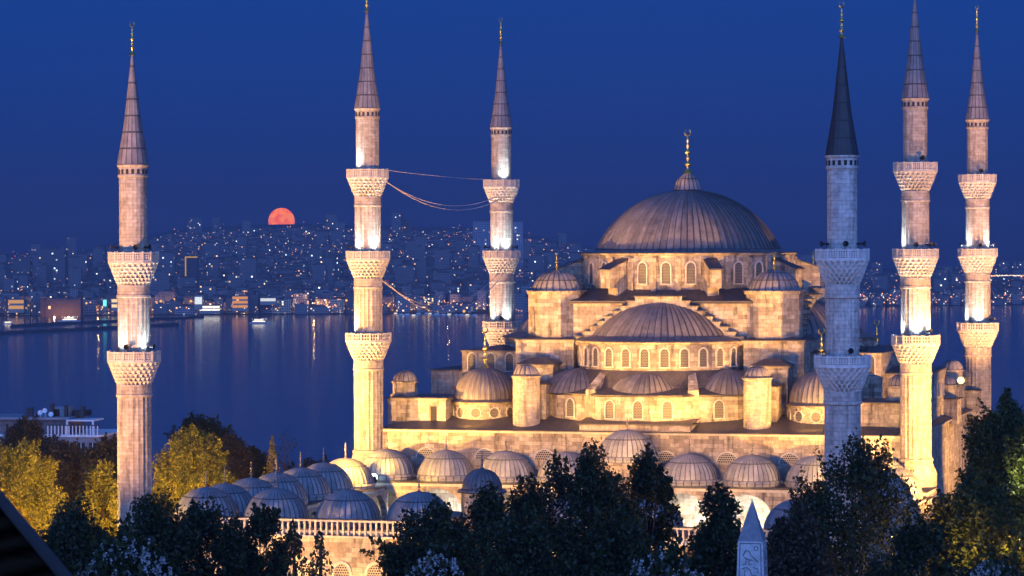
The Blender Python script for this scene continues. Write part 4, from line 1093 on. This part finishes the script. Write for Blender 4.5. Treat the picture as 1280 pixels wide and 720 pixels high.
for x, yt in ((28, 512), (32, 511.5), (77, 508.5), (99, 509.5), (59, 507)):
    mb = MB(); mb.box(lx(x) - .22, lx(x) + .22, 2.2, 2.7, lz(523), lz(yt)); mb.box(lx(x) - .32, lx(x) + .32, 2.1, 2.8, lz(yt), lz(yt - 1)); mb.obj('chimney', M['black'], wb)
for x, y in ((46, 517), (52, 514.5), (60, 519)):
    mb = MB(); mb.lathe([(.03, 0), (.24, .06), (.38, .17)], 16, sm=True); q = Matrix.Translation((lx(x), 1.6, lz(y))) @ Matrix.Rotation(R(70), 4, 'X'); mb.v = [tuple(q @ Vector(v)) for v in mb.v]
    mb.tube([(lx(x), 1.7, lz(523)), (lx(x), 1.7, lz(y))], .05, 6); mb.obj('satellite_dish', M['white'], wb)
mb = MB(); mb.tube([(lx(95), 3, lz(516)), (lx(95), 3, lz(500))], .035, 5); mb.tube([(lx(92), 3, lz(503)), (lx(98), 3, lz(503))], .03, 5); mb.obj('aerial', M['black'], wb)
for x in (-20, -5, 10, 25, 40, 56, 72, 88, 103, 118):
    mb = MB(); mb.box(lx(x) - .55, lx(x) + .55, -.03, .06, lz(563), lz(553)); fr = mb.obj('window', M['dark'], wb)
    mb = MB(); mb.box(lx(x) - .04, lx(x) + .04, -.06, -.03, lz(563), lz(553)); mb.obj('frame', M['white'], fr)
# roof edge near the camera
nr = thing('neighbouring_roof', 'dark tiled roof corner with a pale sloping edge in the bottom left corner', 'roof', at(-10, 640, 14))
o_ = Vector(nr.location)
A, B, Cc, D_ = (at(-60, 556, 15.5) - o_, at(96, 745, 12.5) - o_, at(-60, 860, 10.5) - o_, at(-260, 608, 13.5) - o_)
mb = MB(); dn = Vector((0, .05, -.35))
mb.face([A, B, Cc, D_]); 
for p, q in ((A, B), (B, Cc), (Cc, D_), (D_, A)): mb.face([p + dn, q + dn, q, p])
m, nt_, N, L, p_ = new_mat('dark_roof_tiles'); wv = N('ShaderNodeTexWave'); wv.bands_direction = 'Z'; wv.inputs['Scale'].default_value = 6; wv.inputs['Distortion'].default_value = 1.5
t = N('ShaderNodeTexCoord'); L(t.outputs['Object'], wv.inputs[0]); r = ramp(nt_.nodes, [(0, (.002, .0015, .001)), (1, (.03, .017, .009))]); L(wv.outputs['Fac'], r.inputs[0]); L(r.outputs[0], p_.inputs['Base Color']); p_.inputs['Roughness'].default_value = 1; p_.inputs['Specular IOR Level'].default_value = 0
mb.obj('tiles', m, nr)
mb = MB(); mb.tube([A + Vector((0, 0, .02)), B + Vector((0, 0, .02))], .03, 8); mb.obj('edge_capping', plain('edge_metal', (.045, .03, .025), .8), nr)

# ------------------------------------------------------------------ the city across the water
def city_mat(name, frac, cell=(3.0, 3.1), base=(.19, .185, .195), strength=5., warm=.5):
    m, nt, N, L, p = new_mat(name)
    uv = N('ShaderNodeUVMap'); uv.uv_map = 'UVMap'; s3 = N('ShaderNodeSeparateXYZ'); L(uv.outputs[0], s3.inputs[0])
    def mth(op, a, b=None):
        n = N('ShaderNodeMath'); n.operation = op
        for i, q in enumerate((a, b)):
            if q is None: continue
            if isinstance(q, (int, float)): n.inputs[i].default_value = q
            else: L(q, n.inputs[i])
        return n.outputs[0]
    cu, cv = mth('DIVIDE', s3.outputs[0], cell[0]), mth('DIVIDE', s3.outputs[1], cell[1])
    cb = N('ShaderNodeCombineXYZ'); L(mth('FLOOR', cu), cb.inputs[0]); L(mth('FLOOR', cv), cb.inputs[1])
    oi = N('ShaderNodeObjectInfo'); L(mth('MULTIPLY', oi.outputs['Random'], 97.3), cb.inputs[2])
    wn = N('ShaderNodeTexWhiteNoise'); wn.noise_dimensions = '3D'; L(cb.outputs[0], wn.inputs['Vector'])
    lit = mth('LESS_THAN', wn.outputs['Value'], frac)
    inw = mth('MULTIPLY', mth('GREATER_THAN', mth('FRACT', cu), .35), mth('GREATER_THAN', mth('FRACT', cv), .4))
    geo = N('ShaderNodeNewGeometry'); sz = N('ShaderNodeSeparateXYZ'); L(geo.outputs['Normal'], sz.inputs[0])
    side_ = mth('LESS_THAN', mth('ABSOLUTE', sz.outputs[2]), .3)
    sc = N('ShaderNodeSeparateColor'); L(wn.outputs['Color'], sc.inputs[0])
    r = ramp(nt.nodes, [(0, (1, .42, .10)), (warm, (1, .66, .30)), (min(.98, warm + .2), (1, .92, .75)), (1, (.6, .82, 1))]); L(sc.outputs[1], r.inputs[0])
    L(r.outputs[0], p.inputs['Emission Color'])
    st = mth('MULTIPLY', mth('MULTIPLY', mth('MULTIPLY', lit, inw), side_), mth('MULTIPLY', mth('POWER', sc.outputs[2], 2.0), strength))
    L(st, p.inputs['Emission Strength'])
    r2 = ramp(nt.nodes, [(0, tuple(c * .5 for c in base)), (1, tuple(c * 1.5 for c in base))]); L(oi.outputs['Random'], r2.inputs[0])
    wf = N('ShaderNodeMix'); wf.data_type = 'RGBA'; L(mth('MULTIPLY', inw, side_), wf.inputs['Factor']); L(r2.outputs[0], wf.inputs['A']); wf.inputs['B'].default_value = (.09, .09, .105, 1)
    L(wf.outputs['Result'], p.inputs['Base Color']); p.inputs['Roughness'].default_value = .8
    m.cycles.emission_sampling = 'NONE'
    return m
M['city'] = city_mat('city_wall', .04, strength=4.5)
M['city_lit'] = city_mat('city_wall_lit', .26, strength=3.5, base=(.42, .33, .25), warm=.7)  # lit copy of the city wall, lamp glow put into a paler, warmer base
M['city_roof'] = plain('city_roof', (.10, .075, .07), .9, 0, .3, .05)
R2 = random.Random(11)
def block(mb, w_, d_, h, x=0, y=0, z=0, rz=0, ou=0, roof='flat'):
    m4 = Matrix.Translation((x, y, z)) @ Matrix.Rotation(rz, 4, 'Z'); T = lambda p: tuple(m4 @ Vector(p))
    c = [(-w_ / 2, -d_ / 2), (w_ / 2, -d_ / 2), (w_ / 2, d_ / 2), (-w_ / 2, d_ / 2)]
    for k in range(4):
        a, b = c[k], c[(k + 1) % 4]; l = w_ if k % 2 == 0 else d_; u = ou + k * 61
        mb.face([T((*a, -6)), T((*b, -6)), T((*b, h)), T((*a, h))], [(u, -6), (u + l, -6), (u + l, h), (u, h)], 0)
    if roof == 'hip':
        i = [(p[0] * .35, p[1] * .2) for p in c]; e = [(p[0] * 1.04, p[1] * 1.04) for p in c]
        for k in range(4): mb.face([T((*e[k], h)), T((*e[(k + 1) % 4], h)), T((*i[(k + 1) % 4], h + 3)), T((*i[k], h + 3))], None, 1)
        mb.face([T((*p, h + 3)) for p in i], None, 1)
    else:
        mb.face([T((*p, h)) for p in c], None, 1)
        mb.box(x - w_ * .15, x + w_ * .12, y - d_ * .1, y + d_ * .2, z + h, z + h + 2.6, 1)
protos = []
for k in range(14):
    kind = k % 4
    w_, h = ((R2.uniform(13, 20), R2.uniform(12, 18)), (R2.uniform(16, 26), R2.uniform(16, 25)), (R2.uniform(24, 38), R2.uniform(10, 15)), (R2.uniform(10, 14), R2.uniform(20, 30)))[kind]
    mb = MB(); block(mb, w_, R2.uniform(11, 15), h, ou=200 * k, roof='hip' if kind in (0, 2) and k % 3 else 'flat')
    protos.append((mb.mesh('city_block', [M['city'], M['city_roof']]), mb.mesh('city_block', [M['city_lit'], M['city_roof']]), w_, kind))
LB = ['small dark block of flats in the crowded far shore town', 'tall dark apartment block in the crowded far shore town', 'long low dark building in the crowded far shore town', 'narrow dark tower block in the crowded far shore town']
LL = ['small block with many lit windows near the far quay', 'tall block with many lit windows near the far quay', 'long low building with a lit front near the far quay', 'narrow tower with many lit windows near the far quay']
count = 0
for row in range(6):
    px = -24 + R2.uniform(0, 8)
    while px < 1304 and count < 285:
        if 668 < px < 1066: px = 1070
        s = shore_d(px); y = s + 22 + row * 46 + R2.uniform(-8, 12)
        me, mel, w_, kind = R2.choice(protos)
        lit = row < 3 and R2.random() < (.42, .22, .12)[row] and px < 640
        p = at(px, 330, y); x = p.x
        o = link('city_building', mel if lit else me)
        o.location = (x, y, hill_z(x, y)); o.rotation_euler = (0, 0, R2.uniform(-.35, .35)); sc_ = R2.uniform(.85, 1.1) * (.72 if px > 1060 else .92); o.scale = (sc_, sc_, sc_ * R2.uniform(.8, 1.1))
        tag(o, (LL if lit else LB)[kind], 'building', ('lit ' if lit else 'dark ') + ['small blocks', 'tall blocks', 'long buildings', 'tower blocks'][kind] + ' of the far shore')
        px += w_ * sc_ * F / y * R2.uniform(.85, 1.5); count += 1
mb = MB(); nst = 0
for _ in range(5200):
    px = R2.uniform(-60, 1340); s = shore_d(px); t = R2.random() ** 1.1; y = s + 290 + (RIDGE_D + 40 - s - 290) * t
    x = (px - 640) / F * y; tall = R2.random() < .04 and not (320 < px < 385)
    w_ = R2.uniform(12, 28); h = R2.uniform(8, 19) * (1 - .45 * t) if not tall else R2.uniform(28, 48)
    if px > 1040: h *= .6
    block(mb, w_, R2.uniform(10, 18), h, x, y, hill_z(x, y), R2.uniform(-.5, .5), R2.randint(0, 4000) * 3, 'flat' if R2.random() < .6 else 'hip'); nst += 1
setting(mb.obj('city_hillside', [M['city'], M['city_roof']]), 'stuff')
# lights scattered over the hillside
def gem(mb, p, r, mi=0):
    x, y, z = p; q = [(x - r, y, z), (x, y - r, z), (x + r, y, z), (x, y + r, z)]
    for k in range(4):
        a, b = q[k], q[(k + 1) % 4]; mb.v += [a, b, (x, y, z + r), (x, y, z - r)]; i = len(mb.v) - 4
        mb.f += [(i, i + 1, i + 2), (i + 1, i, i + 3)]; mb.uv += [(0, 0)] * 6; mb.mi += [mi, mi]; mb.sm += [False, False]
EM = [emit('lamp_orange', (1, .38, .10), 4.5, False), emit('lamp_white', (1, .80, .58), 4, False), emit('lamp_cool', (.55, .78, 1), 4, False), emit('lamp_red', (1, .06, .04), 5, False), emit('lamp_dim', (1, .42, .18), 1.8, False)]
mb = MB()
for _ in range(2900):
    px = R2.uniform(-30, 1310)
    if math.sin(px * .09) + math.sin(px * .031 + 1.3) + R2.uniform(-1.6, 1.6) < -.4: continue
    if 740 < px < 990: continue
    if px > 1040 and R2.random() < .45: continue
    s = shore_d(px); t = R2.random() ** .9; y = s + 40 + (RIDGE_D - s - 60) * t; x = (px - 640) / F * y
    mi = R2.choices(range(5), (.52, .15, .05, .02, .26))[0]
    gem(mb, (x, y - 14, hill_z(x, y) + R2.uniform(9, 24)), (.25 + .5 * R2.random() ** 3) * y / 4000, mi)
for _ in range(800):                                   # quay and first streets
    px = R2.choice((R2.uniform(-20, 420), R2.uniform(400, 665), R2.uniform(1070, 1300)))
    s = shore_d(px); y = s + R2.uniform(3, 75) ; x = (px - 640) / F * y
    gem(mb, (x, y, hill_z(x, y) + R2.uniform(3, 14)), (.3 + .7 * R2.random() ** 2.5), R2.choices(range(5), (.58, .20, .04, .03, .15))[0])
for k in range(34): gem(mb, at(1236 + 1.7 * k, 344.5 + R2.uniform(-.6, .6), 4700), R2.uniform(.7, 1.1), R2.choice((0, 1, 1)))
setting(mb.obj('city_lights', EM), 'stuff')
for px in (30, 58, 95, 122, 158, 186, 214, 243, 270, 300, 332, 362, 392, 424, 470, 500, 530, 560, 590, 1110, 1190):  # added lamps hidden behind the first row, for an amber shore glow
    s = shore_d(px); y = s + 47; x = (px - 640) / F * y; point((x, y, hill_z(x, y) + 8), (9 if px < 1000 else 2) * K, (1, .45, .13), .6)
# tall landmarks
def tower(px, yt, wpx, d, label, mat='city', name='high_rise'):
    top = at(px, yt, d); gz = hill_z(top.x, d); w_ = wpx * d / F; mb = MB(); block(mb, w_, w_ * .8, top.z - gz, ou=R2.randint(0, 900) * 3)
    o = mb.obj(name, [M[mat], M['city_roof']]); o.location = (top.x, d, gz); tag(o, label, 'building'); return o
M['dark_wall'] = city_mat('dark_wall', .02, base=(.07, .07, .09), strength=3)
M['tower_wall'] = city_mat('tower_wall', .05, base=(.30, .33, .40), strength=4)
tower(602, 277, 21, 4700, 'broad dark high-rise just left of the slim rear minaret', 'tower_wall'); tower(647, 277, 13, 4720, 'slim dark high-rise just right of the slim rear minaret', 'tower_wall')
for px, yt, wp, lb in ((68, 311, 30, 'wide dark block on the left skyline'), (176, 335, 18, 'dark tower block just right of the leftmost minaret'), (28, 322, 22, 'dark slab block at the far left of the town'), (405, 322, 16, 'dark tower block left of the left hall minaret'), (1172, 352, 16, 'low pale block between the two right hall minarets')):
    tower(px, yt, wp, 4300, lb)
t_ = tower(240, 321, 15, 3950, 'dark tower block edged with a yellow light strip', 'dark_wall', name='edge_lit_tower')
top = at(240, 321, 3950); w_ = 15 * 3950 / F; mb = MB(); h_ = top.z - hill_z(top.x, 3950)
mb.box(-w_ / 2 - .6, -w_ / 2 + .9, -w_ * .4 - 1.2, -w_ * .4 - .2, h_ - 34, h_ + .4); mb.box(-w_ / 2 + .9, w_ / 2, -w_ * .4 - 1.2, -w_ * .4 - .2, h_ - 1.2, h_ + .4)
mb.obj('light_strip', emit('strip_yellow', (1, .55, .10), .75, False), t_)
# quay buildings that stand out by their lighting
def lit_box(px, yt, yb, wpx, label, name, col, st, n=1, frame=None):
    d = shore_d(px) + 8; a = at(px, yt, d); b = at(px, yb, d); w_ = wpx * d / F; h = a.z - b.z
    o = thing(name, label, 'building', (a.x, d, b.z))
    mb = MB(); mb.box(-w_ / 2, w_ / 2, 0, 12, -3, h); mb.obj('wall', M['city'] and plain(name + '_wall', frame or (.3, .28, .26), .8), o)
    e = emit(name + '_light', col, st)
    for k in range(n):
        mb = MB(); hh = h / n; mb.box(-w_ / 2 + .5, w_ / 2 - .5, -.25, -.02, hh * k + hh * .25, hh * k + hh * .85); mb.obj('lit_panel', e, o)  # glowing panels stand in for windows, signs and floodlit fronts
    mb = MB(); mb.box(-w_ / 2 - .5, w_ / 2 + .5, -.4, 12.4, h + .02, h + .7); mb.obj('roof', M['city_roof'], o)
lit_box(262, 382, 389, 26, 'brightly lit white ferry terminal on the far quay', 'ferry_terminal', (1, .92, .75), 2.2, 2)
lit_box(248, 369, 384, 10, 'tall white lit hoarding block above the ferry terminal', 'lit_hoarding', (.85, .93, 1), 1.2)
lit_box(131, 373, 386, 5, 'narrow teal-lit sign tower left of the leftmost minaret', 'lit_sign_tower', (.15, .95, .9), 2.2)
lit_box(143, 373, 386, 8, 'yellow-lit front beside the leftmost minaret', 'lit_hall', (1, .72, .35), 1.4, 2)
lit_box(20, 374, 388, 20, 'amber-lit hall at the far left of the quay', 'lit_hall', (1, .50, .16), .8, 2)
lit_box(335, 372, 378, 20, 'white-lit long pavilion right below the moon', 'lit_pavilion', (.9, .95, 1), 1.0, 1)
lit_box(300, 370, 386, 20, 'orange floodlit front with twin lit bays near the quay', 'lit_hall', (1, .40, .12), .9, 3)
o = thing('old_barracks', 'dark old barracks with orange floodlit walls on the left shore', 'building', at(76, 400, 3440))
mb = MB(); mb.box(-20, 20, 0, 16, -3, 22); mb.box(-24, -19, -2, 18, -3, 26); mb.box(19, 24, -2, 18, -3, 26); mb.obj('wall', [city_mat('barracks_wall', .03, base=(.22, .13, .08), cell=(4., 5.5))], o)
mb = MB(); mb.box(-20.5, 20.5, -.4, 16.4, 22.02, 24); mb.obj('roof', M['city_roof'], o)
point(at(68, 394, 3425), 14 * K, (1, .42, .08), .5); point(at(86, 394, 3425), 14 * K, (1, .42, .08), .5)
# quay lamps, big enough to glare and to streak the water
QL = 'tall orange lamps along the far quay'
gl = {}
def quay_lamp(px, py, col, st, r, label, kw=0, grp=None):
    d = shore_d(px) + 3; p = at(px, py, d); gz = hill_z(p.x, d); o = thing('quay_lamp', label, 'lamp', (p.x, d, gz), 0, grp)
    mb = MB(); mb.tube([(0, 0, 0), (0, 0, p.z - gz - r)], .15, 6); mb.obj('pole', M['black'], o)
    if (col, st) not in gl: gl[col, st] = emit('quay_glow', col, st)
    mb = MB(); mb.ball((0, 0, p.z - gz), r, 5); mb.obj('lamp_head', gl[col, st], o)
    if kw: point((p.x, d - 4, p.z), kw * K, col, 1.0)
OR = (1, .48, .13)
for px, py, r, where in ((201, 376.5, 1.9, 'just right of the leftmost minaret'), (238.5, 376.5, 1.9, 'beside the white lit hoarding'), (297, 375, 1.7, 'before the orange floodlit front'), (433, 375.5, 1.9, 'close to the left hall minaret'),
                         (487, 380, 1.7, 'just right of the left hall minaret'), (580, 389, 2.1, 'above the longest streak on the water'), (108, 379, 1.7, 'right of the old barracks'), (113, 378, 1.3, 'second from the old barracks'), (547, 389.5, 1.3, 'within the small harbour'), (365, 370, 1.2, 'under the moon')):
    quay_lamp(px, py, OR, 1.6, r * .8, 'glaring orange quay lamp ' + where, 0, QL)
WL = 'small white lamps along the far quay'
for px in (88, 128, 152, 212, 225, 276, 320, 347, 392, 412, 498, 514, 530, 562, 596):
    quay_lamp(px, 384 + (px * 7 % 5), (1, .80, .52), 1.7, .7, 'small white quay lamp on the far shore', 0, WL)
for px in (1092, 1131, 1180, 1212, 1257):
    quay_lamp(px, 379.5, (.75, .9, 1), 2.6, .7, 'small cool lamp on the dark right-hand shore', 0, 'cool lamps on the right-hand shore')

# ------------------------------------------------------------------ boats and breakwaters
M['hull'] = plain('hull_paint', (.45, .45, .47), .4, 0, .1)
CAB = emit('cabin_light', (1, .82, .5), 2.6); DECK = emit('deck_light', (1, .9, .7), 7)
def ferry(px, py, wpx, label, lights=True, grp=None):
    d = (ZC - SEA) * F / (py - (313.5 - .0042 * (px - 640))); p = at(px, py, d); L_ = wpx * d / F; k = L_ / 34
    o = thing('ferry' if wpx > 14 else 'boat', label, 'boat', (p.x, d, SEA), R2.uniform(-.3, .3), grp)
    mb = MB(); n = 10; rows = []
    for z, wsc in ((-1.0, .7), (0, .85), (2.6, 1.0)):
        rows.append([(17 * k * x * (1 + .06 * (z > 1)), y * 4.2 * k * wsc * (1 - abs(x) ** 3.2), z * k) for x, y in [(-1 + 2 * j / n, -1) for j in range(n + 1)] + [(1 - 2 * j / n, 1) for j in range(n + 1)]])
    mb.grid(rows, [[(q[0], q[2]) for q in r] for r in rows]); mb.face(rows[2]); mb.obj('hull', M['hull'], o)
    mb = MB(); mb.box(-12 * k, 11 * k, -3.2 * k, 3.2 * k, 2.6 * k, 5.2 * k); mb.box(-9 * k, 7 * k, -2.7 * k, 2.7 * k, 5.2 * k, 7.6 * k); mb.box(4 * k, 8 * k, -2 * k, 2 * k, 7.6 * k, 9.4 * k); cb = mb.obj('cabin', M['white'], o)
    if lights:
        mb = MB()
        mb.box(-11.4 * k, 10.4 * k, -3.3 * k, -3.2 * k, 3.4 * k, 4.7 * k); mb.obj('lit_window_row', CAB, cb)
        mb = MB(); mb.box(-8.4 * k, 6.2 * k, -2.8 * k, -2.7 * k, 5.9 * k, 7.1 * k); mb.obj('lit_window_row', CAB, cb)
        mb = MB()
        for j in range(7): gem(mb, ((-12 + 4 * j) * k, -3 * k, 8.2 * k), .42 * k)
        mb.obj('deck_lamps', DECK, o)
    mb = MB(); mb.lathe([(1.1 * k, 7.6 * k), (.9 * k, 11 * k)], 10, -3 * k, 0); mb.obj('funnel', M['black'], o)
    mb = MB(); mb.tube([(6 * k, 0, 9.4 * k), (6 * k, 0, 14 * k)], .14 * k, 5); mb.obj('mast', M['black'], o)
ferry(87, 402.5, 27, 'long lit ferry off the old barracks shore')
ferry(324, 404.5, 24, 'bright white ferry under way below the moon')
ferry(375, 391.5, 20, 'lit ferry moored left of the left hall minaret'); ferry(416, 391.5, 22, 'lit ferry moored close beside the left hall minaret'); ferry(205, 392, 18, 'lit ferry moored right of the leftmost minaret'); ferry(10, 405, 13, 'small lit boat at the left edge of the bay')
for k in range(14):
    ferry(494 + k * 7.6 + R2.uniform(-2, 2), 394 + R2.uniform(-1.5, 1.5), R2.uniform(6, 10), 'small moored boat in the little harbour between the two left hall minarets', k % 3 == 0, 'small boats in the far harbour')
def breakwater(a, b, label):
    pts = []
    for k in range(41):
        t = k / 40; px, py = a[0] + (b[0] - a[0]) * t, a[1] + (b[1] - a[1]) * t
        d = (ZC - SEA) * F / (py - (313.5 - .0042 * (px - 640))); pts.append(Vector(((px - 640) / F * d, d, SEA)))
    mb = MB(); rows = []
    for dy, z in ((-9, -1), (-5, 1.6), (0, 2.4), (6, 1.4), (10, -1)): rows.append([(p.x, p.y + dy + R2.uniform(-1, 1), p.z + z + R2.uniform(-.4, .5)) for p in pts])
    mb.grid(rows, [[(q[0], q[1]) for q in r] for r in rows], 0, False); tag(mb.obj('breakwater', plain('rubble', (.05, .05, .05), .95, 0, .4, .3)), label, 'breakwater')
breakwater((14, 408.5), (254, 397), 'thin dark breakwater line nearer the far shore'); breakwater((-20, 418), (222, 406.5), 'thin dark breakwater line farther out from the far shore')

# ------------------------------------------------------------------ haze
mb = MB(); mb.box(-5850, 5850, -290, 9300, -62, 150); hz = mb.obj('haze', None)
hz.data.materials.clear()
m = bpy.data.materials.new('haze'); m.use_nodes = True; nt_ = m.node_tree; nt_.nodes.remove(nt_.nodes['Principled BSDF'])
v = nt_.nodes.new('ShaderNodeVolumePrincipled'); v.inputs['Color'].default_value = (.26, .31, .48, 1); v.inputs['Density'].default_value = .95e-4; v.inputs['Anisotropy'].default_value = 0.0
nt_.links.new(v.outputs[0], nt_.nodes['Material Output'].inputs['Volume']); hz.data.materials.append(m); setting(hz, 'stuff')
